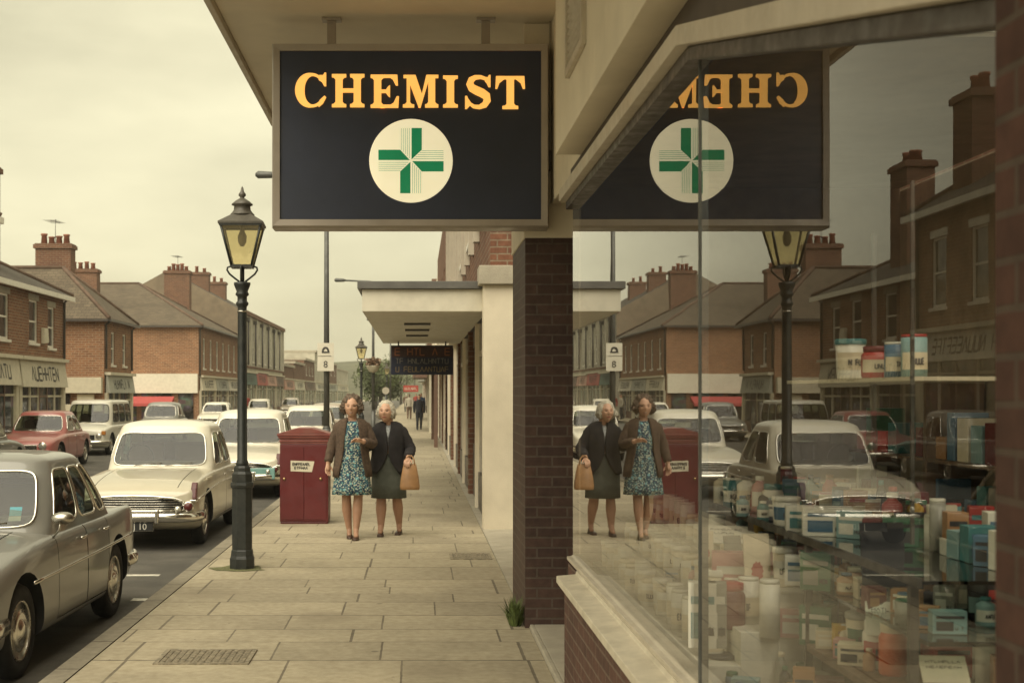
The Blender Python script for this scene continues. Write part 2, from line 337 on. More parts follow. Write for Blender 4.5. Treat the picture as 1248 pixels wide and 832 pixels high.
# ------------------------------------------------------------------ ground
KX,RX,FKX,FPX=-2.12,-2.30,-11.0,-13.0
def sheet(name,mat,x0,x1,y0,y1,z,ny=1):
    mb=MB()
    for i in range(ny):
        a=y0+(y1-y0)*i/ny; b=y0+(y1-y0)*(i+1)/ny; mb.quad((x0,a,z),(x1,a,z),(x1,b,z),(x0,b,z))
    return struct(mb.build(name,m_[mat]))
m_['earth']=M('earth',(.16,.14,.09),.95,var=.3,scale=.2)
sheet('ground','earth',-600,600,-200,1200,-.16)
sheet('road','asphalt',FKX,RX,-30,420,-.12,30)
mb=MB(); mb.box(KX+.007,.838,-30,420,-.14,0); o=struct(mb.build('pavement',m_['slabs']))
mb=MB(); mb.box(.842,1.3,-30,420,-.14,.012); struct(mb.build('forecourt_strip',m_['concrete']))
mb=MB(); mb.prism([(RX,-.14),(KX,-.14),(KX,.004),(RX+.03,.004),(RX,-.03)],'y',-30,420); struct(mb.build('kerb',m_['kerbstone']))
mb=MB(); mb.box(FPX-14,FKX-.15,-30,420,-.14,0); struct(mb.build('far_pavement',m_['slabs']))
mb=MB(); mb.box(FKX-.148,FKX,-30,420,-.14,.004); struct(mb.build('far_kerb',m_['kerbstone']))
mb=MB()
for x0,x1,y0,y1 in [(-4.35,-2.62,13.35,13.47),(-2.56,-2.40,11.75,11.9),(-4.35,-2.62,20.6,20.72)]: mb.quad((x0,y0,-.116),(x1,y0,-.116),(x1,y1,-.116),(x0,y1,-.116))
for k in range(26): mb.quad((-6.75,8+k*8,-.116),(-6.65,8+k*8,-.116),(-6.65,11+k*8,-.116),(-6.75,11+k*8,-.116))
struct(mb.build('road_markings',m_['roadpaint']))
# hill closing the street
mb=MB(); rows=[]
for j in range(9):
    r=[]
    for i in range(61):
        x=-300+i*10; y=330+j*28; h=26*math.sin(min(1,j/6)*PI/2)*(.55+.45*noise.noise((x*.012,y*.012,3)))*(1 if x<20 else .7); r.append((x,y,h-.5))
    rows.append(r)
m_['hill']=M('hill_grass',(.10,.10,.055),.95,var=.4,scale=.04,dirt=.5,dirtcol=(.05,.055,.03),dscale=.03)
mb.rows(rows); struct(mb.build('hill',m_['hill']))
# thin street haze
m_['haze']=nt('haze')[0]
def _haze():
    m=m_['haze']; t=m.node_tree; v=N(t,'ShaderNodeVolumePrincipled'); v.inputs['Color'].default_value=(.95,.92,.80,1); v.inputs['Density'].default_value=.0006; v.inputs['Anisotropy'].default_value=.1
    o=[n for n in t.nodes if n.type=='OUTPUT_MATERIAL'][0]; t.links.new(v.outputs[0],o.inputs[1])
_haze()
mb=MB(); mb.box(-340,340,-60,640,-1.2,40); o=mb.build('haze',m_['haze']); struct(o,'thin pale haze hanging over the whole street','stuff')
# drain covers
m_['covermetal']=M('cover_metal',(.27,.23,.16),.8,metal=.0,var=.35,scale=30,bump=.5,bscale=90)
def cover(x0,x1,y0,y1,label):
    t=thing('drain_cover',label,'drain cover',((x0+x1)/2,(y0+y1)/2,0))
    mb=MB()
    for a,b,c,d in [(x0,x1,y0,y0+.03),(x0,x1,y1-.03,y1),(x0,x0+.03,y0+.03,y1-.03),(x1-.03,x1,y0+.03,y1-.03)]: mb.box(a,b,c,d,-.01,.009)
    mb.build('rim',m_['covermetal'],t)
    mb=MB(); mb.box(x0+.03,x1-.03,y0+.03,y1-.03,-.01,.003)
    nx=max(4,int((x1-x0)/.045)); ny=max(3,int((y1-y0)/.045))
    for i in range(nx):
        for j in range(ny):
            cx=x0+.05+(x1-x0-.1)*i/(nx-1); cy=y0+.05+(y1-y0-.1)*j/(ny-1); mb.box(cx-.013,cx+.013,cy-.013,cy+.013,.003,.009)
    mb.build('plate',m_['covermetal'],t)
cover(-1.69,-1.075,8.42,8.90,'studded metal cover set into the paving slabs nearest the kerb side')
cover(.36,.80,13.75,14.25,'small grey cover in the paving close to the cream pilaster')
# weeds
m_['weed']=M('weed_leaf',(.09,.12,.03),.7,var=.35,scale=30)
mb=MB(); rg=random.Random(3)
for i in range(120):
    a=rg.uniform(0,2*PI); r0=rg.uniform(0,.07); h=rg.uniform(.08,.24); bx,by=.745+r0*math.cos(a)*.7,9.86+r0*math.sin(a); lean=rg.uniform(.02,.13); wd=.006
    dx,dy=math.cos(a)*lean,math.sin(a)*lean; px,py=-math.sin(a)*wd,math.cos(a)*wd
    mb.add([(bx-px,by-py,0),(bx+px,by+py,0),(bx+dx*.4+px,by+dy*.4+py,h*.6),(bx+dx*.4-px,by+dy*.4-py,h*.6),(bx+dx,by+dy,h*.95)],[(0,1,2,3),(3,2,4)])
o=mb.build('weed_tuft',m_['weed']); tag(o,'green weed tuft growing at the foot of the dark brick pillar','weed')
m_['moss']=M('moss',(.13,.13,.055),.95,var=.4,scale=40)
mb=MB(); rg=random.Random(8); pts=[(-1.73+rg.uniform(.15,.34)*(1.5 if math.cos(k*.35)<0 else 1)*math.cos(k*.35),13.07+rg.uniform(.14,.3)*math.sin(k*.35),.004) for k in range(18)]
mb.add(pts+[(-1.73,13.07,.004)],[(i,(i+1)%18,18) for i in range(18)]); o=mb.build('moss',m_['moss']); struct(o,'thin green moss round the foot of the nearest lamp post','stuff')
# ------------------------------------------------------------------ the chemist's shop
K=.89                             # the window stands this much nearer than the first estimate; all its measures are about the eye
XW,YM,YF=.98,4.53,8.2            # window plane, glass joint, far end of the window
kz=lambda z: CAMH+(z-CAMH)*K
ZH=kz(3.03); ZG=kz(.60)          # glass head and foot
shop=thing('chemist_shop','chemist shop with brown brick stall riser, big display window and cream canopy','shop',(1.0,5,0))
mb=MB(); mb.box(-1.41,1.02,-2,13.2,4.48,4.78); mb.box(1.02,1.6,4.9,13.2,4.48,4.78); mb.build('canopy',m_['soffit'],shop,bevel=.01)
mb=MB(); mb.box(-1.46,-1.412,-2,13.25,4.43,4.83); mb.box(-1.41,1.6,13.202,13.25,4.43,4.83); mb.build('canopy_edge',m_['trimpaint'],shop,bevel=.008)
mb=MB(); mb.box(.82,1.02,-2,7.72,3.14,4.478); mb.box(1.02,1.7,4.9,7.72,3.14,4.478); mb.build('fascia_wall',m_['cream'],shop,bevel=.006)
mb=MB(); mb.box(1.0,1.7,7.722,9.73,3.14,4.478); mb.box(.80,1.7,9.732,11.0,2.89,4.478); mb.build('beam',m_['cream'],shop,bevel=.006)
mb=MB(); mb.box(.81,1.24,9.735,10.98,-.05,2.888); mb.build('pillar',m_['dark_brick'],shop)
zs=kz(.55)
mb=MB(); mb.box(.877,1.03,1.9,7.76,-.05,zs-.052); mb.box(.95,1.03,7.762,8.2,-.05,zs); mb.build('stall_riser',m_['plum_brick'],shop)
mb=MB(); mb.prism([(.823,zs-.05),(1.03,zs-.05),(1.03,zs+.02),(.94,zs+.02),(.935,zs+.0),(.823,zs-.01)],'y',1.9,7.70); mb.build('window_sill',m_['sillstone'],shop,bevel=.005)
mb=MB(); mb.prism([(.942,zs+.022),(1.03,zs+.022),(1.03,ZG+.014),(.994,ZG+.014),(.966,ZG),(.942,ZG-.002)],'y',2.1,8.2); mb.build('sill_frame',m_['trimpaint'],shop,bevel=.003)
# window head: level over the far pane, raked down over the near pane
YN=2.10; ZN=kz(2.40)
def headtrim(x0,x1,d0,d1,mat,name):
    mb=MB(); pts=[(YF+.02,ZH),(YM,ZH),(YN,ZN)]
    poly=[(y,z+d0) for y,z in pts]+[(y,z+d1) for y,z in pts[::-1]]
    mb.prism(poly,'x',x0,x1); return mb.build(name,m_[mat],shop,bevel=.004)
headtrim(.895,1.03,.05,.12,'trimpaint','head_trim')
headtrim(.938,1.03,0,.048,'darktrim','head_frame')
mb=MB(); mb.prism([(YF+.015,ZH+.122),(YM,ZH+.122),(YN,ZN+.122),(YN,3.138),(YF+.015,3.138)],'x',.968,1.03); mb.build('bulkhead',m_['brownpanel'],shop)
# glass (outer face reflects, the rest only clear)
m_['clear']=nt('clear_pane')[0]
def _clear():
    m=m_['clear']; t=m.node_tree; tr=t.nodes.new('ShaderNodeBsdfTransparent'); o=[n for n in t.nodes if n.type=='OUTPUT_MATERIAL'][0]; t.links.new(tr.outputs[0],o.inputs[0])
_clear()
def pane(name,poly,x=XW,th=.008):
    mb=MB(); n=len(poly)
    mb.add([(x,y,z) for y,z in poly],[tuple(range(n))],0)
    mb.add([(x+th,y,z) for y,z in poly],[tuple(range(n))],1)
    for i in range(n):
        j=(i+1)%n; mb.add([(x,*poly[i]),(x,*poly[j]),(x+th,*poly[j]),(x+th,*poly[i])],[(0,1,2,3)],1)
    return mb.build(name,[m_['shopglass'],m_['clear']],shop)
pane('window_pane',[(YM+.004,ZG),(YF,ZG),(YF,ZH+.01),(YM+.004,ZH+.01)])
pane('window_pane',[(YN,ZG),(YM-.004,ZG),(YM-.004,ZH+.01),(YN,ZN+.01)])
mb=MB(); mb.box(XW-.005,XW+.028,YM-.006,YM+.006,ZG,ZH+.04); mb.build('glass_joint',m_['steel'],shop)
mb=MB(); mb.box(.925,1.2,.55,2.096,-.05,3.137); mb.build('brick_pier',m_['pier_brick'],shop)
mb=MB(); mb.box(.845,.874,1.9,9.73,-.03,.03); mb.box(.876,1.9,7.78,9.73,-.03,.03); mb.build('doorstep',m_['concrete'],shop,bevel=.006)
# ventilation grille on the fascia
vent=MB(); vy0,vy1,vz0,vz1=6.32,7.02,3.42,3.98
for a,b,c,d in [(vy0,vy1,vz0,vz0+.04),(vy0,vy1,vz1-.04,vz1),(vy0,vy0+.04,vz0+.04,vz1-.04),(vy1-.04,vy1,vz0+.04,vz1-.04)]: vent.box(.795,.819,a,b,c,d)
vf=vent.build('vent',m_['trimpaint'],shop,bevel=.003)
mb=MB()
for k in range(12):
    z=vz0+.06+k*(vz1-vz0-.12)/11; mb.obox((.81,(vy0+vy1)/2,z),.016,vy1-vy0-.08,.004,ry=.7)
mb.build('louvre',m_['trimpaint'],vf)
# shell of the room behind the window, with an unseen roof opening added to light the display
m_['interior']=M('shop_interior',(.26,.20,.14),.8,var=.15,dirt=.3,dirtcol=(.1,.08,.06))
m_['woodfloor']=M('display_floor',(.16,.10,.06),.55,var=.2,scale=4)
zc=3.02
mb=MB(); mb.box(3.03,3.13,.55,8.6,0,3.0); mb.box(1.032,3.03,8.22,8.32,0,3.138); mb.box(1.702,3.03,.55,.65,0,3.0); mb.build('inner_wall',m_['interior'],shop)
mb=MB(); mb.box(1.04,3.028,4.72,8.218,zc,zc+.06); mb.build('inner_ceiling',m_['interior'],shop)
mb=MB(); mb.box(1.022,3.2,4.66,4.72,zc,zc+.16); mb.box(3.03,3.13,.55,4.655,3.002,3.18); mb.box(1.702,3.028,.55,.65,3.002,3.18); mb.build('added_rooflight_kerb',m_['whitepaint'],shop)
mb=MB(); mb.box(1.022,3.028,.66,4.65,3.10,3.108); mb.build('added_rooflight',m_['clear'],shop)  # glazing of the added opening, out of view, lets sky light in
mb=MB(); mb.box(1.032,3.028,2.1,8.218,kz(.40),kz(.50)); mb.build('display_floor',m_['woodfloor'],shop)
mb=MB(); mb.box(1.32,3.4,9.85,13.2,-.05,4.478); mb.box(3.42,7,5,13.2,-.05,4.478); mb.box(3.42,7,-2,5,-.05,3.0); mb.build('side_wall',m_['brown_brick'],shop)
mb=MB(); mb.box(1.9,1.96,8.33,9.84,.0,4.478); mb.build('lobby_wall',m_['brownpanel'],shop)
mb=MB(); mb.box(7.2,7.5,-2,13.2,4.482,7.6); mb.build('upper_wall',m_['brown_brick'],shop)
# ------------------------------------------------------------------ hanging sign
SY=9.5; SL,SR=PX(331,0,SY)[0],PX(669.5,0,SY)[0]; ST,SB=PX(0,52,SY)[2],PX(0,277,SY)[2]
sign=thing('hanging_sign','navy chemist sign with orange letters and green cross hanging under the cream canopy','shop sign',((SL+SR)/2,SY+.12,SB))

cx=(SL+SR)/2; fw=.058
mb=MB()
def fr(y0,y1,inset,w):
    a,b,c,d=SL+inset,SR-inset,SB+inset,ST-inset
    mb.box(a,b,y0,y1,c,c+w); mb.box(a,b,y0,y1,d-w,d); mb.box(a,a+w,y0,y1,c+w,d-w); mb.box(b-w,b,y0,y1,c+w,d-w)
# mitred frame bars with a sloping outer face
o_=[(SL,SB),(SR,SB),(SR,ST),(SL,ST)]; i_=[(SL+fw,SB+fw),(SR-fw,SB+fw),(SR-fw,ST-fw),(SL+fw,ST-fw)]; q_=[(SL+.012,SB+.012),(SR-.012,SB+.012),(SR-.012,ST-.012),(SL+.012,ST-.012)]
for k in range(4):
    j=(k+1)%4
    prof=lambda c: None
    A=[(o_[k][0],SY+.04,o_[k][1]),(q_[k][0],SY,q_[k][1]),(i_[k][0],SY+.004,i_[k][1]),(i_[k][0],SY+.03,i_[k][1]),(o_[k][0],SY+.25,o_[k][1])]
    B=[(o_[j][0],SY+.04,o_[j][1]),(q_[j][0],SY,q_[j][1]),(i_[j][0],SY+.004,i_[j][1]),(i_[j][0],SY+.03,i_[j][1]),(o_[j][0],SY+.25,o_[j][1])]
    fb=MB(); fb.add(A+B,[(0,1,6,5),(1,2,7,6),(2,3,8,7),(0,5,9,4)])
    if k==0: allf=fb
    else: allf.add(fb.v,fb.f)
allf.build('frame',m_['bronze'],sign,weld=False)
mb=MB(); mb.box(SL+fw-.01,SR-fw+.01,SY+.02,SY+.235,SB+fw-.01,ST-fw+.01); mb.build('panel',m_['navy'],sign)
# letters: heavy slab serif, drawn as polygons
def stroke(pts,ws):
    L=[];Rr=[]
    for i,(x,y) in enumerate(pts):
        a=pts[max(i-1,0)]; b=pts[min(i+1,len(pts)-1)]; dx,dy=b[0]-a[0],b[1]-a[1]; l=math.hypot(dx,dy); nx,ny=-dy/l,dx/l; wv=ws[i]/2
        L.append((x+nx*wv,y+ny*wv)); Rr.append((x-nx*wv,y-ny*wv))
    return L,Rr
def rect(a,b,c,d): return [(a,c),(b,c),(b,d),(a,d)]
def serifbar(x0,x1,z0,h,st0,st1,up):
    """slab serif with bracketed shoulders: up=+1 grows upward onto the stem"""
    e=.05
    if up>0: return [(x0,z0),(x1,z0),(x1,z0+h),(st1+e,z0+h+.012),(st1,z0+h+.07),(st0,z0+h+.07),(st0-e,z0+h+.012),(x0,z0+h)]
    return [(x0,z0),(x0,z0-h),(st0-e,z0-h-.012),(st0,z0-h-.07),(st1,z0-h-.07),(st1+e,z0-h-.012),(x1,z0-h),(x1,z0)]
def stem(xc,w,sw,h=.085): return [rect(xc-w/2,xc+w/2,.05,.95),serifbar(xc-sw/2,xc+sw/2,0,h,xc-w/2,xc+w/2,1),serifbar(xc-sw/2,xc+sw/2,1,h,xc-w/2,xc+w/2,-1)]
def arc(cx,cy,rx,ry,a0,a1,n,w): 
    P=[];W=[]
    for i in range(n+1):
        a=math.radians(a0+(a1-a0)*i/n); P.append((cx+rx*math.cos(a),cy+ry*math.sin(a))); W.append(w(a))
    return P,W
LT={}
P_,W_=arc(.52,.5,.38,.45,48,312,40,lambda a:.07+.22*max(0,-math.cos(a))**1.2)
LT['C']=(1.0,[('s',P_,W_),('p',[(.74,.93),(.86,.93),(.90,1.0),(.95,1.0),(.95,.62),(.89,.62),(.82,.74),(.72,.80)]),('p',[(.70,.10),(.76,.22),(.90,.34),(.95,.30),(.85,.12),(.72,.02)])])
LT['H']=(1.0,[('p',q) for q in stem(.22,.22,.44)+stem(.78,.22,.44)]+[('p',rect(.32,.68,.45,.56))])
LT['E']=(.90,[('p',q) for q in stem(.22,.23,.44)]+[('p',rect(.3,.82,.915,1)),('p',[(.74,.95),(.84,1.0),(.86,.68),(.79,.68),(.70,.86),(.60,.93)]),('p',rect(.3,.6,.455,.545)),('p',[(.55,.64),(.61,.68),(.61,.32),(.55,.36),(.48,.46),(.48,.54)]),('p',rect(.3,.86,0,.085)),('p',[(.60,.07),(.72,.14),(.82,.34),(.89,.34),(.87,0),(.78,.04)])])
LT['M']=(1.1,[('p',rect(.12,.23,.05,.95)),('p',serifbar(.0,.36,0,.085,.12,.23,1)),('p',rect(.02,.30,.915,1)),('p',[(.12,1),(.40,1),(.64,.30),(.54,.0),(.50,.0)]),('p',[(.86,1),(.74,1),(.50,.0),(.56,.0)]),('p',rect(.80,1.02,.05,.95)),('p',serifbar(.70,1.12,0,.085,.80,1.02,1)),('p',rect(.78,1.12,.915,1))])
LT['I']=(.46,[('p',q) for q in stem(.23,.23,.46)])
sp=[(.74,.80),(.66,.90),(.52,.945),(.36,.935),(.235,.86),(.195,.74),(.25,.625),(.40,.545),(.56,.475),(.70,.38),(.72,.25),(.64,.12),(.48,.055),(.32,.07),(.20,.15),(.12,.28)]
sw=[.07,.085,.10,.13,.19,.22,.23,.24,.245,.24,.22,.18,.12,.10,.08,.06]
LT['S']=(.86,[('s',sp,sw),('p',[(.66,.93),(.74,.94),(.77,1.0),(.82,1.0),(.82,.65),(.76,.65),(.71,.76),(.65,.83)]),('p',[(.05,.0),(.05,.38),(.11,.38),(.16,.25),(.24,.15),(.16,.06),(.10,.0)])])
LT['T']=(.92,[('p',rect(.35,.58,.05,.97)),('p',serifbar(.22,.71,0,.085,.35,.58,1)),('p',rect(.10,.82,.915,1)),('p',[(.02,1),(.0,.62),(.06,.62),(.13,.80),(.28,.92),(.28,1)]),('p',[(.90,1),(.92,.62),(.86,.62),(.79,.80),(.64,.92),(.64,1)])])
cp=lambda px:(px/2.774+310-507)/F*SY
cz=lambda py:CAMH+(479-py/2.774)/F*SY
for ch,x0,x1,y0,y1 in [('C',138,248,246,364),('H',262,372,251,362),('E',393,490,253,364),('M',502,620,254,363),('I',638,688,256,363),('S',707,803,254,368),('T',815,915,258,368)]:
    wdt,parts=LT[ch]; X0,X1,Z1,Z0=cp(x0),cp(x1),cz(y0),cz(y1); lm=MB(); k=0
    for kind,*dat in parts:
        f=lambda p:(X0+(X1-X0)*p[0]/wdt, Z0+(Z1-Z0)*p[1])
        dep=.022+.0007*k; k+=1
        if kind=='p':
            poly=[f(p) for p in dat[0]]; lm.prism(poly,'y',SY+.02-dep,SY+.02)
        else:
            L,Rr=stroke(*dat); Lf=[f(p) for p in L]; Rf=[f(p) for p in Rr]
            lm.rows([[(x,SY+.02,z) for x,z in Lf],[(x,SY+.02-dep,z) for x,z in Lf],[(x,SY+.02-dep,z) for x,z in Rf],[(x,SY+.02,z) for x,z in Rf]],smooth=False)
    lm.build('letter',m_['orangelit'],sign,weld=False)
# emblem
ex,ez=cp(529.5),cz(543); er=.3025
mb=MB(); mb.lathe([(er,.0),(er,.012),(er-.004,.014),(0,.014)],(ex,SY+.02,ez),64,axis='y',smooth=False)
for i,v in enumerate(mb.v): mb.v[i]=(v[0],SY+.02-(v[1]-SY-.02),v[2])
emb=mb.build('emblem',m_['creamlit'],sign)
a_,h_=.236,.0785
mb=MB(); y0,y1=SY+.0035,SY+.0062
g=.004
for rot in range(4):
    c,s=[(1,0),(0,-1),(-1,0),(0,1)][rot]
    R2=lambda u,v:(ex+u*c-v*s, ez+u*s+v*c)
    mb.prism([R2(g,g*2.2),R2(h_,h_),R2(h_,a_),R2(g,a_)],'y',y0,y1,0)
    for k in range(5):        # thin rules on the other half of each arm
        u=-h_+.006+k*.0145; mb.prism([R2(u,-u+.004),R2(u+.0035,-u+.004),R2(u+.0035,a_),R2(u,a_)],'y',y0,y1,1)
mb.build('cross',[m_['green'],m_['greenthin']],emb)
for px,pt in ((403,18),(593,22)):
    x=PX(px,0,SY)[0]; mb=MB(); mb.box(x-.032,x+.032,SY+.10,SY+.135,ST-.01,4.478); mb.box(x-.07,x+.07,SY+.07,SY+.165,4.46,4.4785); mb.build('hanger',m_['bronze'],sign,bevel=.003)
mb=MB(); zb=PX(0,192,SY)[2]; mb.tube([(SR-.01,SY+.2,zb),(SR+.1,SY+.2,zb-.01),(1.04,SY+.2,zb-.01)],.012); mb.box(SR-.002,SR+.03,SY+.15,SY+.23,zb-.06,zb+.08); mb.build('bracket',m_['darktrim'],sign)
mb=MB(); mb.tube([(SR+.022,SY+.16,4.47),(SR+.022,SY+.16,zb+.05)],.008); mb.build('cable',m_['concrete'],sign)

# ------------------------------------------------------------------ buildings across the road
for nm,c in dict(fasc_cream=(.58,.53,.40),fasc_white=(.62,.58,.47),fasc_grey=(.36,.36,.30),fasc_red=(.40,.06,.045),fasc_green=(.05,.11,.085),fasc_brown=(.16,.09,.06),fasc_pink=(.50,.27,.2),fasc_blue=(.10,.16,.2)).items():
    m_[nm]=M(nm,c,.55,var=.06,dirt=.12,dirtcol=(.2,.16,.11),dscale=1.2)
m_['render']=M('grey_render',(.48,.45,.36),.85,var=.1,scale=1.5,dirt=.45,dirtcol=(.2,.17,.13),dscale=.5)
m_['stucco']=M('brown_stucco',(.20,.155,.105),.9,var=.12,scale=2,dirt=.3)
m_['ink']=M('lettering_ink',(.035,.032,.028),.6)
m_['pot']=M('chimney_pot',(.26,.10,.06),.8,var=.25,scale=5)
m_['redawning']=M('red_awning',(.36,.06,.055),.8,var=.1)
m_['curtain']=M('net_curtain',(.42,.39,.31),.9,var=.2,scale=3)
m_['goods']=M('shop_goods',(.22,.15,.09),.7,var=.7,scale=1.6)
m_['ridge']=M('ridge_tile',(.12,.075,.05),.85,var=.25,scale=3)
def face_with_holes(mb,fixed,u0,u1,z0,z1,holes,depth,sgn,axis='x',mi=0):
    """wall face at x=fixed (axis x, u=y) or y=fixed (axis y, u=x) with reveals going back by depth against the outward sign"""
    us=sorted({u0,u1,*[h[0] for h in holes],*[h[1] for h in holes]}); zs=sorted({z0,z1,*[h[2] for h in holes],*[h[3] for h in holes]})
    P=(lambda u,z,d=0:(fixed-sgn*d,u,z)) if axis=='x' else (lambda u,z,d=0:(u,fixed-sgn*d,z))
    for i in range(len(us)-1):
        for j in range(len(zs)-1):
            uc,zc=(us[i]+us[i+1])/2,(zs[j]+zs[j+1])/2
            if any(h[0]<uc<h[1] and h[2]<zc<h[3] for h in holes): continue
            mb.quad(P(us[i],zs[j]),P(us[i+1],zs[j]),P(us[i+1],zs[j+1]),P(us[i],zs[j+1]),mi)
    for a,b,c,d in holes:
        for q in ((P(a,c),P(b,c),P(b,c,depth),P(a,c,depth)),(P(a,d),P(b,d),P(b,d,depth),P(a,d,depth)),(P(a,c),P(a,d),P(a,d,depth),P(a,c,depth)),(P(b,c),P(b,d),P(b,d,depth),P(b,c,depth))): mb.quad(*q,mi)
def sash(root,fixed,a,b,c,d,sgn=1,axis='x',lintel=True,curtain=None):
    """sash window in a hole a..b, c..d: frame > pane, sill, lintel"""
    def bx(mb,ua,ub,za,zb,d0,d1,mi=0):
        lo,hi=sorted((fixed-sgn*d0,fixed-sgn*d1))
        if axis=='x': mb.box(lo,hi,ua,ub,za,zb,mi)
        else: mb.box(ua,ub,lo,hi,za,zb,mi)
    mb=MB(); t=.06
    bx(mb,a,a+t,c,d,.04,.11); bx(mb,b-t,b,c,d,.04,.11); bx(mb,a+t,b-t,d-t,d,.04,.11); bx(mb,a+t,b-t,c,c+t*1.3,.04,.11); zm=(c+d)/2; bx(mb,a+t,b-t,zm-.03,zm+.03,.05,.11)
    f=mb.build('window',m_['whitepaint'],root)
    mb=MB(); bx(mb,a+t,b-t,c+t,d-t,.085,.10); mb.build('pane',m_['pane'],f)
    k=RN.random()
    mb=MB(); bx(mb,a-.07,b+.07,c-.09,c-.002,-.07,.05); mb.build('sill',m_['whitepaint'],f)
    if lintel: mb=MB(); bx(mb,a-.1,b+.1,d+.002,d+.2,-.02,.03); mb.build('lintel',m_['whitepaint'] if lintel==1 else m_['concrete'],f)
    return f
def chimney(root,x,y,zb,zt,wx,wy,npots,mat='brown_brick',potd='x'):
    mb=MB(); mb.box(x-wx/2,x+wx/2,y-wy/2,y+wy/2,zb,zt-.22); e=.08
    mb.box(x-wx/2-e,x+wx/2+e,y-wy/2-e,y+wy/2+e,zt-.22,zt-.05); mb.box(x-wx/2-.03,x+wx/2+.03,y-wy/2-.03,y+wy/2+.03,zt-.05,zt)
    c=mb.build('chimney',m_[mat],root)
    for i in range(npots):
        s=(i+.5)/npots-.5; px,py=(x+s*wx*.85,y) if potd=='x' else (x,y+s*wy*.85)
        hp=.42*(1+.25*RN.uniform(-1,1)); mb=MB(); mb.lathe([(.15,zt),(.12,zt+hp*.8),(.15,zt+hp*.85),(.15,zt+hp),(.09,zt+hp),(.09,zt+hp*.6)],(px,py,0),10); mb.build('chimney_pot',m_['pot'],c)
def roofpoly(mb,pts,th=.12):
    n=len(pts); o=[(p[0],p[1],p[2]-th) for p in pts]
    mb.add(list(pts)+o,[tuple(range(n)),tuple(range(n,2*n))[::-1]]+[(i,(i+1)%n,n+(i+1)%n,n+i) for i in range(n)])
def hiproof(root,x0,x1,y0,y1,ze,ridge,mat='tile',ov=.28,gw=False):
    """ridge = ((xa,ya),(xb,yb),z); x0<x1, y0<y1"""
    (xa,ya),(xb,yb),zr=ridge; A,B,Cc,D=(x0-ov,y0-ov,ze),(x1+ov,y0-ov,ze),(x1+ov,y1+ov,ze),(x0-ov,y1+ov,ze); E,Fp=(xa,ya,zr),(xb,yb,zr)
    mb=MB()
    if abs(xb-xa)>abs(yb-ya):   # ridge along x, E left F right
        for p in ([A,B,Fp,E],[B,Cc,Fp],[Cc,D,E,Fp],[D,A,E]): roofpoly(mb,p)
        hips=[(B,Fp),(Cc,Fp),(E,Fp),(A,E)]
    else:                       # ridge along y, E near F far
        for p in ([B,Cc,Fp,E],[Cc,D,Fp],[D,A,E,Fp],[A,B,E]): roofpoly(mb,p)
        hips=[(B,E),(Cc,Fp),(E,Fp),(A,E)]
    r=mb.build('roof',m_[mat],root)
    mb=MB()
    for a,b in hips: mb.tube([Vector(a)+Vector((0,0,.02)),Vector(b)+Vector((0,0,.02))],.09,6)
    mb.build('ridge',m_['ridge'],r)
    mb=MB(); e=ov+.03
    mb.box(x1+ov-.02,x1+e+.06,y0-ov,y1+ov,ze-(.2 if gw else .13),ze-.03); mb.box(x0-ov,x1+ov-.021,y0-e-.06,y0-ov+.02,ze-(.2 if gw else .13),ze-.03)
    mb.build('gutter',m_['whitepaint' if gw else 'darktrim'],r)
def shopfront(root,x,y0,y1,zf0,zf1,fmat,n,text=True,pil='fasc_cream',stall='fasc_brown',sgn=1,slant=.12,zg=0):
    """shop front on a face at x looking +x (sgn 1) or -x (sgn -1): fascia > lettering, pilasters, stall riser, display panes, door"""
    X=lambda d: x+sgn*d
    def bx(mb,d0,d1,a,b,c,d): lo,hi=sorted((X(d0),X(d1))); mb.box(lo,hi,a,b,c,d)
    mb=MB(); q=[(X(.05),zf0),(X(.05+slant+.06),zf0),(X(.11),zf1),(X(.05),zf1)]
    pol=[(a,b) for a,b in q]; mb.prism(pol,'y',y0+.05,y1-.05); f=mb.build('fascia',m_[fmat],root)
    mb=MB(); bx(mb,.0,.26,y0,y1,zf1+.003,zf1+.12); mb.build('cornice',m_[pil],root)
    if text:
        L=(y1-y0); hh=(zf1-zf0); mb=MB()
        def P(u,v):
            tt=(v+hh*.25)/hh; d=(.05+slant+.06)*(1-tt)+.11*tt+.006
            yy=(y1-L*.2-u) if sgn<0 else (y0+L*.2+u)
            return (X(d),yy,zf0+hh*.25+v)
        scribble(mb,P,max(5,int(L*.6/ (hh*.42))),L*.6,hh*.5,t=.16); mb.build('lettering',m_['ink'],f)
    for a in (y0,y1-.28): mb=MB(); bx(mb,.0,.12,a,a+.28,zg,zf0-.002); mb.build('pilaster',m_[pil],root)
    mb=MB(); bx(mb,.0,.06,y0+.28,y1-.28,zg,zg+.5); mb.build('stall_riser',m_[stall],root)
    w=(y1-y0-.56)/n; kd=n//2
    for i in range(n):
        a=y0+.28+i*w; b=a+w
        mb=MB(); t=.05
        if i==kd: name='door'; c0=zg
        else: name='shop_window'; c0=zg+.502
        if i==kd:
            mb=MB()
        bx(mb,.061 if i==kd else .0,.10 if i==kd else .08,a,a+t,c0,zf0-.002); bx(mb,.061 if i==kd else .0,.10 if i==kd else .08,b-t,b,c0,zf0-.002); bx(mb,.061 if i==kd else .0,.10 if i==kd else .08,a+t,b-t,zf0-.35,zf0-.28)
        fo=mb.build(name,m_['fasc_cream' if i!=kd else 'fasc_brown'],root)
        mb=MB(); bx(mb,.062 if i==kd else .01,.075 if i==kd else .03,a+t,b-t,c0,zf0-.002); mb.build('pane',m_['shopdark'],fo)
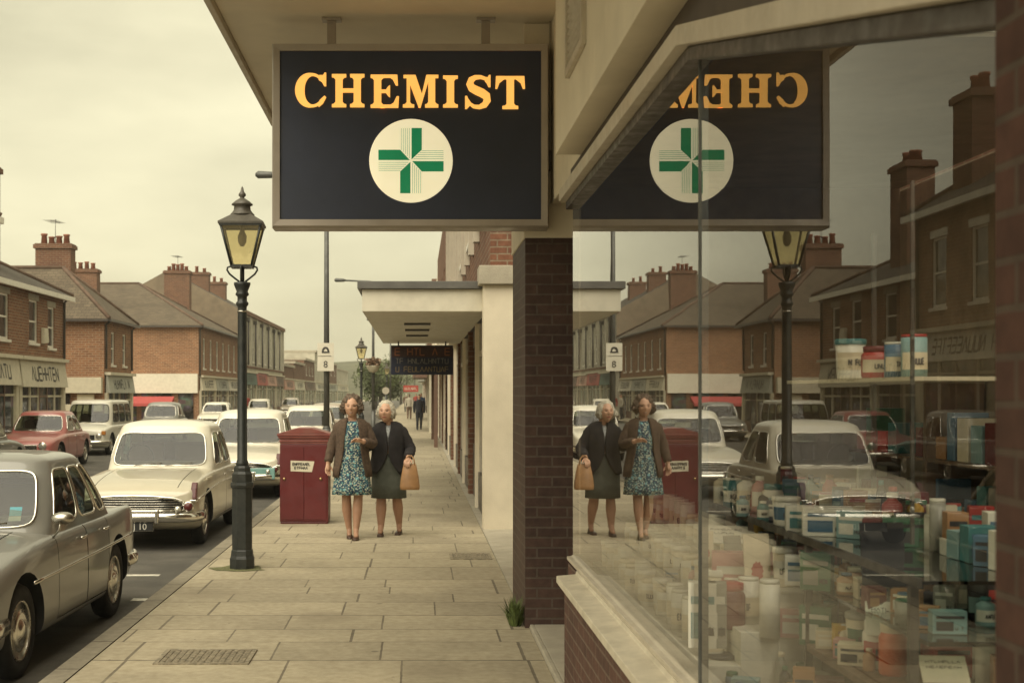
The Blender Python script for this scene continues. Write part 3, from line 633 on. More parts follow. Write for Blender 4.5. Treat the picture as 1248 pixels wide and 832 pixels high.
def house(name,label,x0,depth,y0,y1,ze,brick,wins,ridge=None,roof='tile',shops=(),chim=(),flat=False,lintel=1,sidewins=(),group='buildings across the road'):
    r=thing(name,label,'building',(x0,(y0+y1)/2,0),group)
    mb=MB(); zb=-.14
    face_with_holes(mb,x0,y0,y1,zb,ze,wins,.12,1)
    xb=x0-depth
    mb.quad((x0,y0,zb),(xb,y0,zb),(xb,y0,ze),(x0,y0,ze)); mb.quad((x0,y1,zb),(xb,y1,zb),(xb,y1,ze),(x0,y1,ze)); mb.quad((xb,y0,zb),(xb,y1,zb),(xb,y1,ze),(xb,y0,ze)); mb.quad((xb,y0,ze),(x0,y0,ze),(x0,y1,ze),(xb,y1,ze))
    mb.quad((x0-.13,y0+.01,zb),(x0-.13,y1-.01,zb),(x0-.13,y1-.01,ze),(x0-.13,y0+.01,ze))
    mb.build('wall',m_[brick],r,weld=False)
    for a,b,c,d in wins: sash(r,x0,a,b,c,d,lintel=lintel)
    if ridge: hiproof(r,xb,x0,y0,y1,ze,ridge,roof,gw=lintel>0)
    for c in chim: chimney(r,*c)
    for s in shops: shopfront(r,x0,*s)
    if ridge:
        for yy in (y0+.12,y1-.12):
            mb=MB(); mb.tube([(x0+.07,yy,.0 if not shops else 3.0 if ze>6 else 2.75),(x0+.07,yy,ze-.25),(x0+.22,yy,ze-.1)],.045,6); mb.build('drainpipe',m_['darktrim'],r)
        for c in (chim[:1] if name in ('brick_shop','long_brick_shop') else ()):
            x,y,_,zt=c[:4]; mb=MB(); mb.tube([(x,y,zt-.3),(x,y,zt+1.1)],.014,5); mb.tube([(x-.1,y-.55,zt+1.0),(x+.1,y+.55,zt+1.0)],.012,4)
            for k in range(5): q=-.5+k*.25; mb.tube([(x-.1+.1*(q+.5)-.3,y+q,zt+1.0),(x-.1+.1*(q+.5)+.3,y+q,zt+1.0)],.008,4)
            mb.build('aerial',m_['darktrim'],r)
    return r
def wrow(y0,y1,n,w,z0,z1):
    st=(y1-y0)/n; return [(y0+st*(i+.5)-w/2,y0+st*(i+.5)+w/2,z0,z1) for i in range(n)]
# terrace that is seen only in the shop window
tr=house('terraced_house','long brick terrace with sash windows and tall chimneys reflected in the shop window',-11.5,10,15,35.2,6.5,'red_brick',wrow(15.5,35.0,8,.95,3.95,5.75),((-16.5,17),(-16.5,34),9.6),'slate',
  shops=[(15.2,21.8,2.55,3.3,'fasc_white',5),(21.9,28.6,2.55,3.3,'fasc_cream',5),(28.7,35.1,2.55,3.3,'fasc_white',5)],chim=[(-12.6,33.9,6.3,9.5,.9,1.2,2,'brown_brick','y'),(-16.0,21,8,11.2,.9,1.5,4,'brown_brick','y'),(-16.0,28.5,8,11.4,.9,1.5,3,'brown_brick','y'),(-16.0,34.2,8,11.2,.9,1.3,3,'brown_brick','y')],lintel=1)
# first building in direct view
b1=house('corner_shop','red brick shop with slanted white fascia and two sash windows beside a wall plaque',-13,10,37.4,48.4,5.31,'red_brick',[(44.1,45.1,3.45,4.9),(46.35,47.2,3.35,4.8),(40.9,41.9,3.45,4.9),(38.6,39.5,3.45,4.9)],((-18,41),(-18,44.3),7.9),'slate',
  shops=[(37.6,42.6,2.0,2.85,'fasc_cream',4),(42.7,48.25,1.95,2.85,'fasc_cream',5)],chim=[(-14.4,43.3,5.6,9.3,.9,1.5,4,'brown_brick','y'),(-18,39.5,7,9.6,.9,1.5,4,'brown_brick','y')],lintel=2)
mb=MB(); mb.prism([(45.5,3.45),(46.05,3.5),(45.95,4.0),(45.5,4.0)],'x',-12.998,-12.86); mb.build('plaque',m_['fasc_cream'],b1,bevel=.03)
b2=house('brick_shop','small hipped brick shop with grey fascia and tall four pot chimney',-13,9.5,54.7,59.9,4.85,'orange_brick',wrow(55.2,59.6,2,.62,2.95,4.35),((-21.5,57.3),(-15.4,57.3),7.2),'tile',
  shops=[(54.8,59.8,1.75,2.5,'fasc_grey',4)],chim=[(-15.9,57.9,6.2,8.3,1.55,.8,4,'brown_brick','x')],lintel=0)
mb=MB(); mb.box(-17.2,-13.05,54.42,54.698,1.75,2.4); mb.box(-17.2,-13.05,54.5,54.698,1.0,1.28); mb.build('side_fascia',m_['fasc_cream'],b2)
for i,(xa,xb_) in enumerate([(-17.0,-15.6),(-15.4,-14.4),(-14.1,-13.4)]): mb=MB(); mb.box(xa,xb_,54.6,54.697,-.1,1.7); mb.build('side_door',m_[['fasc_brown','shopdark','fasc_cream'][i]],b2)
b3=house('long_brick_shop','long brick shop with broad hipped tiled roof and red side awning',-13,25,78.5,95.9,5.8,'orange_brick',wrow(79.2,95.2,6,.85,3.25,5.1),((-35,87.2),(-18.4,87.2),9.0),'tile',
  shops=[(78.7,84.4,1.9,2.7,'fasc_cream',4),(84.5,90,1.9,2.7,'fasc_grey',4),(90.1,95.7,1.9,2.7,'fasc_white',4)],chim=[(-16.6,91.5,6.5,10.25,1.75,.9,5,'brown_brick','x'),(-20.3,80.2,6.6,9.3,1.8,.9,4,'brown_brick','x')],lintel=0)
mb=MB(); mb.box(-20,-13.02,78.2,78.498,1.75,2.9); mb.build('side_fascia',m_['fasc_white'],b3)
mb=MB(); mb.prism([(78.2,1.55),(77.2,1.15),(77.2,.98),(78.2,1.3)],'x',-18.5,-14.4); mb.build('awning',m_['redawning'],b3)
for i,(xa,xb_) in enumerate([(-18.4,-16.7),(-16.4,-14.6),(-14.2,-13.3)]): mb=MB(); mb.box(xa,xb_,78.42,78.497,-.1,1.74); mb.build('side_window',m_['shopdark'],b3)
b4=house('rendered_block','grey rendered parade with flat parapet, pilasters and a brown brick gable',-13,6,98,128,7.7,'render',wrow(99,127,7,1.0,4.2,6.6),None,shops=[(98.2,106,2.4,3.3,'fasc_green',4),(106.1,113.5,2.4,3.4,'fasc_red',4),(113.6,121,2.4,3.3,'fasc_pink',4),(121.1,127.8,2.4,3.3,'fasc_brown',4)],lintel=0)
mb=MB(); mb.box(-13.2,-12.75,97.8,128.2,7.702,8.0); mb.box(-13.1,-12.9,97.9,128.1,3.7,3.85); mb.build('parapet',m_['brown_brick'],b4)
for k in range(6):
    mb=MB(); yy=100.4+k*4.6; mb.tube([(-12.82,yy,3.9),(-12.82,yy,7.3)],.07,6); mb.box(-12.99,-12.7,yy-.16,yy+.16,7.2,7.5); mb.build('drainpipe',m_['darktrim'],b4)
for k in range(8): mb=MB(); yy=98.3+k*4.2; mb.box(-12.998,-12.85,yy-.18,yy+.18,3.852,7.7); mb.build('pilaster',m_['render'],b4)
mb=MB(); mb.prism([(-13.0,7.6),(-13.0,7.9),(-18.5,10.9),(-24,7.9),(-24,7.6)],'y',97.85,97.99); mb.prism([(-13.0,3.5),(-13.0,7.598),(-24,7.598),(-24,3.5)],'y',97.85,97.99); mb.prism([(-19.02,-.1),(-19.02,3.49),(-24,3.49),(-24,-.1)],'y',98.05,98.45); mb.build('gable',m_['stucco'],b4)
mb=MB(); roofpoly(mb,[(-13.2,98.1,7.95),(-13.2,128,7.95),(-18.5,128,10.95),(-18.5,98.1,10.95)]); roofpoly(mb,[(-23.8,98.1,7.95),(-23.8,128,7.95),(-18.5,128,10.95),(-18.5,98.1,10.95)]); mb.build('roof',m_['slate'],b4)
for y_ in (103,112): chimney(b4,-16.9,y_,9.2,11.2,1.4,.9,2,'brown_brick','x')
# low shops further along, each a building
far=[('low flat shop with pale red sign board far along the street',128.6,139,4.4,'brown_brick','fasc_pink'),('flat roofed shop with blank cream sign board above dark window',139.4,152,4.9,'brown_brick','fasc_cream'),('dark brown low shop with small red roundel front',152.5,168,5.6,'brown_brick','fasc_brown'),
     ('white framed showroom with tall pale columns in the distance',168.5,186,7.0,'render','fasc_white'),('plain brown distant block behind the far lamp',187,215,6.2,'brown_brick','fasc_grey'),('last pale building before the hill at the street end',216,250,5.6,'render','fasc_cream')]
for lab,a,b,h,bm_,fm in far:
    r=house('distant_shop',lab,-13,12,a,b,h,bm_,wrow(a+1,b-1,3,1.2,h-1.7,h-.6) if h>5 else [],None,shops=[(a+.2,b-.2,2.1,3.1,fm,4)],lintel=0)
    mb=MB(); mb.box(-25.1,-12.8,a-.05,b+.05,h+.002,h+.25); mb.build('parapet',m_['concrete'],r)
# ------------------------------------------------------------------ buildings on the near side, beyond the pillar
nb=thing('neighbour_shop','brick building with cream pilaster and flat projecting canopy next to the chemist','shop',(1.2,22,0))
mb=MB(); mb.box(.86,1.28,16.7,17.1,-.05,3.12); mb.build('pilaster',m_['cream'],nb,bevel=.008)
mb=MB(); mb.box(.80,1.32,16.62,17.14,3.122,3.36); mb.build('coping',m_['concrete'],nb,bevel=.01)
mb=MB()
hol=[(18.2+i*3.6,19.5+i*3.6,4.3,6.6) for i in range(6)]
face_with_holes(mb,.95,16.75,40,3.362,8.2,hol,.12,-1); mb.quad((.95,16.75,3.362),(6,16.75,3.362),(6,16.75,8.2),(.95,16.75,8.2)); mb.quad((.95,40,0),(6,40,0),(6,40,8.2),(.95,40,8.2)); mb.quad((.95,16.75,8.2),(.95,40,8.2),(6,40,8.2),(6,16.75,8.2)); mb.quad((1.07,16.8,3.4),(1.07,40,3.4),(1.07,40,8.2),(1.07,16.8,8.2))
mb.quad((1.3,17.0,-.05),(6,17.0,-.05),(6,17.0,3.362),(1.3,17.0,3.362))
mb.build('wall',m_['brown_brick'],nb,weld=False)
for a,b,c,d in hol:
    f=sash(nb,.95,a,b,c,d,-1,lintel=0)
    mb=MB(); mb.box(.86,.948,a-.35,a-.1,c-.3,d+.35); mb.box(.86,.948,b+.1,b+.35,c-.3,d+.35); mb.box(.82,.948,a-.4,b+.4,d+.352,d+.6); mb.build('surround',m_['trimpaint'],f)
mb=MB(); mb.box(.55,.948,16.9,40,7.5,7.8); mb.build('cornice',m_['trimpaint'],nb)
mb=MB(); mb.box(-.70,.93,17.05,28,2.80,3.09); mb.build('canopy',m_['fasc_white'],nb,bevel=.008)
mb=MB(); mb.box(-.76,.93,16.99,28.05,3.092,3.19); mb.build('canopy_flashing',m_['flashing'],nb,bevel=.008)
for y_ in (19.8,21.7,23.8): mb=MB(); mb.box(-.18,.22,y_,y_+.22,2.77,2.798); mb.build('canopy_light',m_['darktrim'],nb)
# ground floor under the canopy: alternating piers, windows and doors
mb=MB(); mb.box(1.05,1.5,17.12,40,-.05,3.358); mb.build('shop_back',m_['brownpanel'],nb)
def nearfront(root,y0,y1,x,zt,n,fm='fasc_brown'):
    w=(y1-y0)/n
    for i in range(n):
        a=y0+i*w; mb=MB(); mb.box(x-.10,x+.1,a,a+.22,-.02,zt); mb.build('pier',m_['cream' if (i%2) else 'brown_brick'],root)
        if i%3==1: mb=MB(); mb.box(x-.02,x+.05,a+.22,a+w,.0,zt); f=mb.build('door',m_['darktrim'],root); mb=MB(); mb.box(x-.035,x-.021,a+.4,a+w-.2,.9,zt-.3); mb.build('pane',m_['shopdark'],f)
        else:
            mb=MB(); mb.box(x-.06,x+.05,a+.22,a+w,-.02,.55); mb.build('stall_riser',m_['darktrim'],root)
            mb=MB(); mb.box(x-.045,x+.0,a+.22,a+.30,.552,zt); mb.box(x-.045,x,a+w-.08,a+w,.552,zt); mb.box(x-.045,x,a+.30,a+w-.08,zt-.5,zt-.42); f=mb.build('shop_window',m_['trimpaint'],root); mb=MB(); mb.box(x-.02,x-.005,a+.3,a+w-.08,.552,zt); mb.build('pane',m_['shopdark'],f)
nearfront(nb,17.15,28,1.0,2.79,4); nearfront(nb,28.2,40,1.0,2.9,4)
mb=MB(); mb.box(.78,.99,28.1,40,2.902,3.34); mb.build('fascia',m_['fasc_cream'],nb)
nn=[('shop with brown boxed canopy beyond the flat canopied shop','brown_brick',40.3,56,7.4,(-.55,42,50,2.75,3.05,'fasc_brown')),('pale shop front with slim cream canopy further along the pavement','cream',56.4,76,6.8,(-.45,58,68,2.7,2.95,'fasc_cream')),('dark brick shop near the far end of the pavement','brown_brick',76.5,112,8.4,(-.2,80,92,2.7,3.0,'fasc_brown')),('far cream building closing the near pavement','render',113,190,6.5,(.2,116,130,2.8,3.1,'fasc_grey'))]
for lab,bm_,a,b,h,cp_ in nn:
    r=thing('pavement_shop',lab,'shop',(1.2,(a+b)/2,0),'shops further along the near pavement')
    mb=MB(); hol=wrow(a+1,b-1,4,1.2,4.0,5.8); face_with_holes(mb,.92,a,b,3.4,h,hol,.12,-1); mb.quad((.92,a,-.1),(6,a,-.1),(6,a,h),(.92,a,h)); mb.quad((.92,a,h),(.92,b,h),(6,b,h),(6,a,h)); mb.quad((1.04,a,3.3),(1.04,b,3.3),(1.04,b,h),(1.04,a,h)); mb.box(1.06,1.5,a+.1,b,-.05,3.39); mb.build('wall',m_[bm_],r,weld=False)
    for q in hol: sash(r,.92,*q,-1,lintel=0)
    nearfront(r,a,b,1.0,3.0,6); mb=MB(); mb.box(.75,.99,a,b,3.002,3.398); mb.build('fascia',m_['fasc_cream'],r)
    x,ya,yb,z0,z1,mm_=cp_; mb=MB(); mb.box(x,.74,ya,yb,z0,z1); mb.build('canopy',m_[mm_],r); 
    for q in (ya+.2,yb-.4):
        if x<-.4: mb=MB(); mb.box(.58,.70,q,q+.2,0,z0-.002); mb.build('canopy_post',m_[mm_],r)
# dark sign under the canopy, and a red one further on
def boardsign(name,label,x0,x1,y,z0,z1,rows_,mat,hang=None):
    r=thing(name,label,'shop sign',((x0+x1)/2,y,z0)); mb=MB(); mb.box(x0,x1,y,y+.09,z0,z1); bd=mb.build('board',m_[mat],r,bevel=.006)
    for fz,h,n,c in rows_:
        mb=MB(); zz=z0+(z1-z0)*fz; scribble(mb,lambda u,v:(x0+(x1-x0)*.07+u,y-.006,zz+v),n,(x1-x0)*.86,(z1-z0)*h,t=.13); mb.build('lettering',m_[c],bd)
    if hang:
        for xx in (x0+.15,x1-.15): mb=MB(); mb.box(xx-.015,xx+.015,y+.03,y+.06,z1+.002,hang); mb.build('hanger',m_['darktrim'],r)
    return r
m_['letorange']=M('orange_lettering',(.26,.09,.035),.6); m_['letpale']=M('pale_lettering',(.20,.19,.16),.6); m_['letyel']=M('yellow_lettering',(.26,.19,.09),.6)
m_['signblue']=M('dark_blue_board',(.016,.020,.045),.5,var=.2); m_['signmaroon']=M('dark_maroon_board',(.045,.018,.018),.5)
ub=boardsign('hanging_board','dark blue board with orange and pale lettering hanging under the flat canopy',-.51,.76,26.9,2.12,2.72,[(.38,.17,13,'letpale'),(.1,.17,13,'letyel')],'signblue',2.80)
mb=MB(); mb.box(-.50,.75,26.885,26.899,2.48,2.70); tp=mb.build('top_panel',m_['signmaroon'],ub); mb=MB(); scribble(mb,lambda u,v:(-.44+u,26.88,2.52+v),9,1.15,.14,t=.16); mb.build('lettering',m_['letorange'],tp)
boardsign('red_sign','small bright red sign projecting over the far pavement',-.55,.10,57.5,1.80,2.08,[(.3,.4,8,'fasc_cream')],'fasc_red',2.7)
# trees and flowering things at the far end
m_['leaf']=M('tree_leaf',(.075,.095,.030),.7,var=.45,scale=.9); m_['bark']=M('bark',(.07,.055,.04),.9,var=.3,scale=6)
def tree(x,y,h,rad,label,seed):
    rg=random.Random(seed); t=thing('tree',label,'tree',(x,y,-.1),'trees at the end of the street')
    mb=MB(); mb.tube([(x,y,-.15),(x+.1,y,h*.3),(x-.05,y+.1,h*.6)],[.22,.16,.08],8)
    for k in range(6):
        a=k*1.05; mb.tube([(x,y,h*(.3+.04*k)),(x+math.cos(a)*rad*.6,y+math.sin(a)*rad*.6,h*(.55+.05*k))],[.08,.03],6)
    mb.build('trunk',m_['bark'],t); mb=MB()
    lob=[(rg.uniform(-.6,.6)*rad,rg.uniform(-.6,.6)*rad,h*.62+rg.uniform(-.35,.38)*h*.7,rg.uniform(.3,.55)*rad) for _ in range(14)]
    for lx,ly,lz,lr in lob:
        for _ in range(150):
            d=Vector((rg.gauss(0,1),rg.gauss(0,1),rg.gauss(0,1))).normalized()*lr*rg.uniform(.55,1.1); p=Vector((x+lx,y+ly,lz))+d; s=rg.uniform(.10,.22)
            u=Vector((rg.gauss(0,1),rg.gauss(0,1),rg.gauss(0,1))).normalized()*s; v=u.orthogonal().normalized()*s*.7
            mb.add([p-u,p+v*.6,p+u,p-v*.6],[(0,1,2,3)])
    mb.build('crown',m_['leaf'],t,weld=False)
for x,y,h,rd,lb,sd in [(-3.0,108,4.3,2.0,'bushy green tree beside the far pavement under the red sign',1),(-4.6,150,5.4,2.8,'second green tree further off where the street bends',2),(-30,190,9.5,4,'dark tree rising behind the low distant shops',3),(-44,210,10,5,'broad tree behind the rendered parade',4),(-2.5,215,8,3.2,'farthest small tree at the end of the street',5)]: tree(x,y,h,rd,lb,sd)
# ------------------------------------------------------------------ street furniture
m_['amber']=nt('amber_glass')[0]
def _amber():
    m=m_['amber']; t=m.node_tree; o=[n for n in t.nodes if n.type=='OUTPUT_MATERIAL'][0]
    c=mixc(t,noisef(t,3),(.88,.78,.48),(.93,.85,.60)); tl=N(t,'ShaderNodeBsdfTranslucent'); df=N(t,'ShaderNodeBsdfDiffuse'); tp=N(t,'ShaderNodeBsdfTransparent'); tp.inputs[0].default_value=(.97,.90,.66,1)
    t.links.new(c,tl.inputs[0]); t.links.new(c,df.inputs[0]); a=N(t,'ShaderNodeMixShader'); a.inputs[0].default_value=.35; t.links.new(tl.outputs[0],a.inputs[1]); t.links.new(df.outputs[0],a.inputs[2])
    b=N(t,'ShaderNodeMixShader'); b.inputs[0].default_value=.72; t.links.new(a.outputs[0],b.inputs[1]); t.links.new(tp.outputs[0],b.inputs[2])
    g=N(t,'ShaderNodeBsdfGlossy'); g.inputs['Roughness'].default_value=.1; e=N(t,'ShaderNodeMixShader'); e.inputs[0].default_value=.06; t.links.new(b.outputs[0],e.inputs[1]); t.links.new(g.outputs[0],e.inputs[2]); t.links.new(e.outputs[0],o.inputs[0])
_amber()
def lamp():
    r=thing('street_lamp','nearest black lamp post with tapered amber lantern beside the kerb','street lamp',(0,0,0),'old fashioned lamp posts')
    mb=MB(); mb.lathe([(.128,0),(.128,.10),(.118,.13),(.112,.18),(.105,.19),(.105,.80),(.118,.805),(.122,.83),(.118,.855),(.105,.86),(.105,.94),(.085,.965),(.085,1.0),(.075,1.02)],n=8,ph=PI/8,smooth=False); mb.build('base',m_['iron'],r)
    mb=MB(); mb.lathe([(.060,1.0),(.062,1.05),(.050,1.08),(.045,2.58),(.046,2.60),(.062,2.62),(.062,2.64),(.048,2.655),(.048,2.70),(.066,2.715),(.066,2.73),(.055,2.75),(.075,2.80),(.082,2.82),(.082,2.84),(.03,2.85)],n=20); mb.build('pole',m_['iron'],r)
    mb=MB(); mb.lathe([(.051,2.545),(.051,2.56)],n=20); mb.build('band',m_['chromedull'],r)
    mb=MB(); mb.tube([(0,0,2.84),(0,0,3.01)],.022)
    for s in (-1,1):
        for ax in (0,1):
            pts=[]
            for x,z in [(.03,2.85),(.07,2.88),(.125,2.925),(.15,2.965),(.145,2.99),(.12,3.0),(.09,2.998)]: pts.append((s*x,0,z) if ax==0 else (0,s*x,z))
            mb.tube(pts,.0095,6)
    mb.build('bracket',m_['iron'],r)
    R4=math.sqrt(2); mb=MB(); b,t_=.098,.196
    # lantern: corner bars, rims
    for sx in (-1,1):
        for sy in (-1,1): mb.tube([(sx*b,sy*b,3.0),(sx*t_,sy*t_,3.40)],.013,6)
    for hw,z0,z1 in ((b+.012,2.985,3.012),(t_+.014,3.385,3.41)):
        mb.box(-hw,hw,-hw,-hw+.028,z0,z1); mb.box(-hw,hw,hw-.028,hw,z0,z1); mb.box(-hw,-hw+.028,-hw+.028,hw-.028,z0,z1); mb.box(hw-.028,hw,-hw+.028,hw-.028,z0,z1)
    mb.box(-b,b,-b,b,2.99,3.0)
    lt=mb.build('lantern',m_['iron'],r)
    for k in range(4):
        a=k*PI/2; mb=MB(); ro=lambda x,y,z:(x*math.cos(a)-y*math.sin(a),x*math.sin(a)+y*math.cos(a),z)
        mb.quad(ro(-b+.005,-b-.002,3.01),ro(b-.005,-b-.002,3.01),ro(t_-.008,-t_-.002,3.39),ro(-t_+.008,-t_-.002,3.39)); mb.build('pane',m_['amber'],lt)
    mb=MB(); mb.lathe([(.018,3.2),(.04,3.24),(.045,3.30),(.02,3.36),(.02,3.42)],n=10); mb.build('bulb',m_['ironhead'],lt)
    mb=MB(); mb.lathe([((t_+.026)*R4,3.405),((t_+.026)*R4,3.425),((t_+.012)*R4,3.435),(.155,3.50),(.125,3.515)],n=4,ph=PI/4,smooth=False)
    mb.lathe([(.125,3.51),(.112,3.525),(.085,3.56),(.08,3.60),(.105,3.61),(.105,3.62),(.07,3.65),(.04,3.67),(.022,3.68),(.022,3.69),(.038,3.705),(.034,3.725),(.018,3.745),(.012,3.78),(.0,3.80)],n=16); mb.build('lamp_roof',m_['ironhead'],r)
    return r
L0=lamp(); L0.location=(-1.73,13.07,0); L0.rotation_euler=(0,0,.05)
for x,y,lb in [(-2.0,48,'middle distance lamp post with amber lantern standing behind the woman in floral dress'),(-1.95,88,'far lamp post, tiny amber lantern near the end of the kerb')]:
    c=copy_tree(L0); c.location=(x,y,0); c['label']=lb
def column(x,y,h,al,label,r0=.075):
    r=thing('lighting_column',label,'street light',(x,y,0),'tall lighting columns')
    mb=MB(); mb.tube([(x,y,0),(x,y,1.1)],r0,12); mb.tube([(x,y,1.09),(x,y,1.14)],[r0,r0*.75],12); mb.tube([(x,y,1.13),(x,y,h)],[r0*.75,r0*.5],12); mb.build('pole',m_['steel'],r)
    mb=MB(); mb.tube([(x,y,h-.02),(x-.1,y,h+.03),(x-al+.35,y,h+.07)],.03,8); mb.build('arm',m_['steel'],r)
    mb=MB(); mb.tube([(x-al+.4,y,h+.07),(x-al+.3,y,h+.075),(x-al+.05,y,h+.08),(x-al,y,h+.08)],[.03,.06,.07,.03],8); mb.build('lamp_head',m_['steel'],r)
    return r
lc=column(-1.635,24,5.65,1.3,'tall dark lighting column behind the red post box carrying the white plate')
column(-1.5,46,5.62,1.36,'slim lighting column with long arm reaching towards the road')
column(-1.4,72,5.7,1.3,'farther thin lighting column above the women')
sp_=thing('sign_plate','white double plate with black symbols fixed to the tall dark column','sign',(-1.64,23.9,2.1))
mb=MB(); x0,x1=PX(387,0,23.9)[0],PX(407,0,23.9)[0]; z0,z1=PX(0,452,23.9)[2],PX(0,418,23.9)[2]; zm=PX(0,434,23.9)[2]
mb.box(x0,x1,23.86,23.88,z0,zm-.006); mb.box(x0,x1,23.86,23.88,zm+.006,z1); mb.build('plate',m_['fasc_white'],sp_)
mb=MB(); xc=(x0+x1)/2; P,W=arc(xc,zm+.085,.05,.07,0,180,10,lambda a:.035); L,Rr=stroke(P,W); mb.rows([[(x,23.855,z) for x,z in L],[(x,23.855,z) for x,z in Rr]]); mb.box(xc-.07,xc+.07,23.853,23.858,zm+.06,zm+.085); mb.build('symbol',m_['ink'],sp_)
mb=MB(); vs,fs=text_mb('8',.17); mb.add([(xc+v[0],23.856+v[2],z0+.065+v[1]) for v in vs],fs); mb.build('symbol',m_['ink'],sp_)
mb=MB(); mb.box(xc-.1,xc+.1,23.88,23.96,zm-.02,zm+.02); mb.build('clip',m_['steel'],sp_)
# basket of flowers and a round pale sign further along
fl=thing('flower_basket','small hanging basket of brown flowers on the slim lighting column','flower basket',(-1.5,45.8,2.6)); rg=random.Random(9)
mb=MB(); mb.lathe([(.0,2.45),(.15,2.5),(.24,2.68),(.25,2.7),(.0,2.7)],(-1.5,45.75,0),12); mb.build('basket',m_['fasc_cream'],fl); mb=MB()
for _ in range(160):
    a=rg.uniform(0,2*PI); rr=rg.uniform(0,.3); p=Vector((-1.5+rr*math.cos(a),45.75+rr*math.sin(a),2.72+rg.uniform(0,.28)*(1-rr))); u=Vector((rg.gauss(0,1),rg.gauss(0,1),rg.gauss(0,1))).normalized()*.05; v=u.orthogonal(); mb.add([p-u,p+v,p+u,p-v],[(0,1,2,3)])
mb.build('flowers',M('basket_flowers',(.16,.10,.06),.8,var=.7,scale=7),fl,weld=False)
rs=thing('round_sign','round pale road sign on a thin dark post near the kerb beyond the women','road sign',(-1.43,62,0)); mb=MB(); mb.tube([(-1.43,62,0),(-1.43,62,2.0)],.035); mb.build('post',m_['steel'],rs)
mb=MB(); mb.lathe([(.0,-.02),(.17,-.02),(.17,.02),(0,.02)],(-1.43,61.94,1.86),20,axis='y',smooth=False); mb.build('disc',m_['concrete'],rs)
# post box
pb=thing('post_box','dark red double post box with stepped top and pale notice beside the women','post box',(-1.5,17.75,0))
x0,x1=PX(341,0,17.5)[0],PX(400,0,17.5)[0]; y0,y1=17.5,17.98; zt=1.225
mb=MB(); mb.box(x0,x1,y0,y1,.03,zt-.16); mb.box(x0+.005,x1-.005,y0+.01,y1-.01,0,.03); mb.build('body',m_['postred'],pb,bevel=.012)
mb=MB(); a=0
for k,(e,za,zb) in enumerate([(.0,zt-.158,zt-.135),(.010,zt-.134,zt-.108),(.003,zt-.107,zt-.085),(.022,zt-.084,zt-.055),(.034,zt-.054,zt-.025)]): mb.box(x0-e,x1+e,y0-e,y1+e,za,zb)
rowsr=[]
for s in range(7):
    th=s/6; e=.034*(1-th)-.05*th**2; rowsr.append([(x0-e-(0 if s<6 else -.0),y0-e,zt-.024+.05*math.sin(th*PI/2)),(x1+e,y0-e,zt-.024+.05*math.sin(th*PI/2)),(x1+e,y1+e,zt-.024+.05*math.sin(th*PI/2)),(x0-e,y1+e,zt-.024+.05*math.sin(th*PI/2))])
mb.prism([(x0-.034,zt-.024),(x1+.034,zt-.024),((x0*.35+x1*.65),zt+.052),((x0*.65+x1*.35),zt+.052)],'y',y0-.034,y1+.034); mb.build('top',m_['postwornsky'],pb,bevel=.006)
mb=MB(); mb.box(x0+.025,(x0+x1)/2-.004,y0-.008,y0-.0005,.06,zt-.19); dl=mb.build('door',m_['postred'],pb,bevel=.003)
mb=MB(); mb.box((x0+x1)/2+.004,x1-.025,y0-.008,y0-.0005,.06,zt-.19); dr=mb.build('door',m_['postred'],pb,bevel=.003)
m_['brass']=M('brass_knob',(.45,.33,.16),.35,metal=1)
for d,xx in ((dl,x0+.06),(dr,x1-.10)): mb=MB(); mb.lathe([(.02,0),(.018,-.012),(0,-.02)],(xx,y0-.009,.60),12,axis='y'); mb.build('knob',m_['brass'],d)
q=[PX(a,b,17.47) for a,b in ((354,561),(383,562),(380,575),(354,574))]; mb=MB(); mb.prism([(p[0],p[2]) for p in q],'y',y0-.0115,y0-.0085); nt_=mb.build('notice',m_['fasc_cream'],dl)
mb=MB(); scribble(mb,lambda u,v:(q[3][0]+.025+u,y0-.0125,q[3][2]+.075+v),9,.24,.035,t=.3); scribble(mb,lambda u,v:(q[3][0]+.05+u,y0-.0125,q[3][2]+.025+v),6,.18,.035,t=.3); mb.build('lettering',m_['ink'],nt_)
# ------------------------------------------------------------------ cars: lofted bodies, cut wheel arches, real door gaps, glazed cabin
def paint(name,col,dirt=.12):
    return M(name,col,.34,var=.05,scale=1.2,coat=.7,dirt=dirt,dirtcol=(.16,.13,.09),dscale=2.5,spec=.5)
m_['seat']=M('seat_leather',(.11,.07,.05),.6); m_['seatpale']=M('seat_pale',(.30,.24,.16),.7); m_['cabin']=M('cabin_lining',(.12,.10,.075),.8)
m_['redlens']=M('red_lens',(.075,.008,.008),.35,coat=.1); m_['amberlens']=M('amber_lens',(.5,.2,.04),.15,coat=.6); m_['headglass']=M('headlamp_lens',(.55,.53,.46),.1,metal=.6)
m_['plateblack']=M('plate_black',(.015,.015,.014),.4); m_['platewhite']=M('plate_white',(.6,.58,.5),.5); m_['sticker']=M('blue_sticker',(.12,.36,.42),.6); m_['stickerw']=M('pale_sticker',(.5,.52,.42),.6)
def lerp(a,b,t): return a+(b-a)*t
def interp(tab,y,k):
    if y<=tab[0][0]: return tab[0][k]
    for a,b in zip(tab,tab[1:]):
        if y<=b[0]: return lerp(a[k],b[k],(y-a[0])/(b[0]-a[0]))
    return tab[-1][k]
SALOON=[(-2.0,.58,.36,.60,.63),(-1.97,.66,.31,.64,.68),(-1.84,.72,.24,.70,.755),(-1.45,.748,.19,.78,.84),(-.95,.755,.19,.835,.90),(-.6,.757,.19,.86,.93),(0,.757,.19,.87,.92),(.8,.757,.19,.87,.92),(1.15,.75,.19,.86,.925),(1.55,.73,.22,.84,.885),(1.85,.68,.28,.78,.81),(1.97,.62,.33,.72,.74),(2.0,.55,.38,.68,.69)]
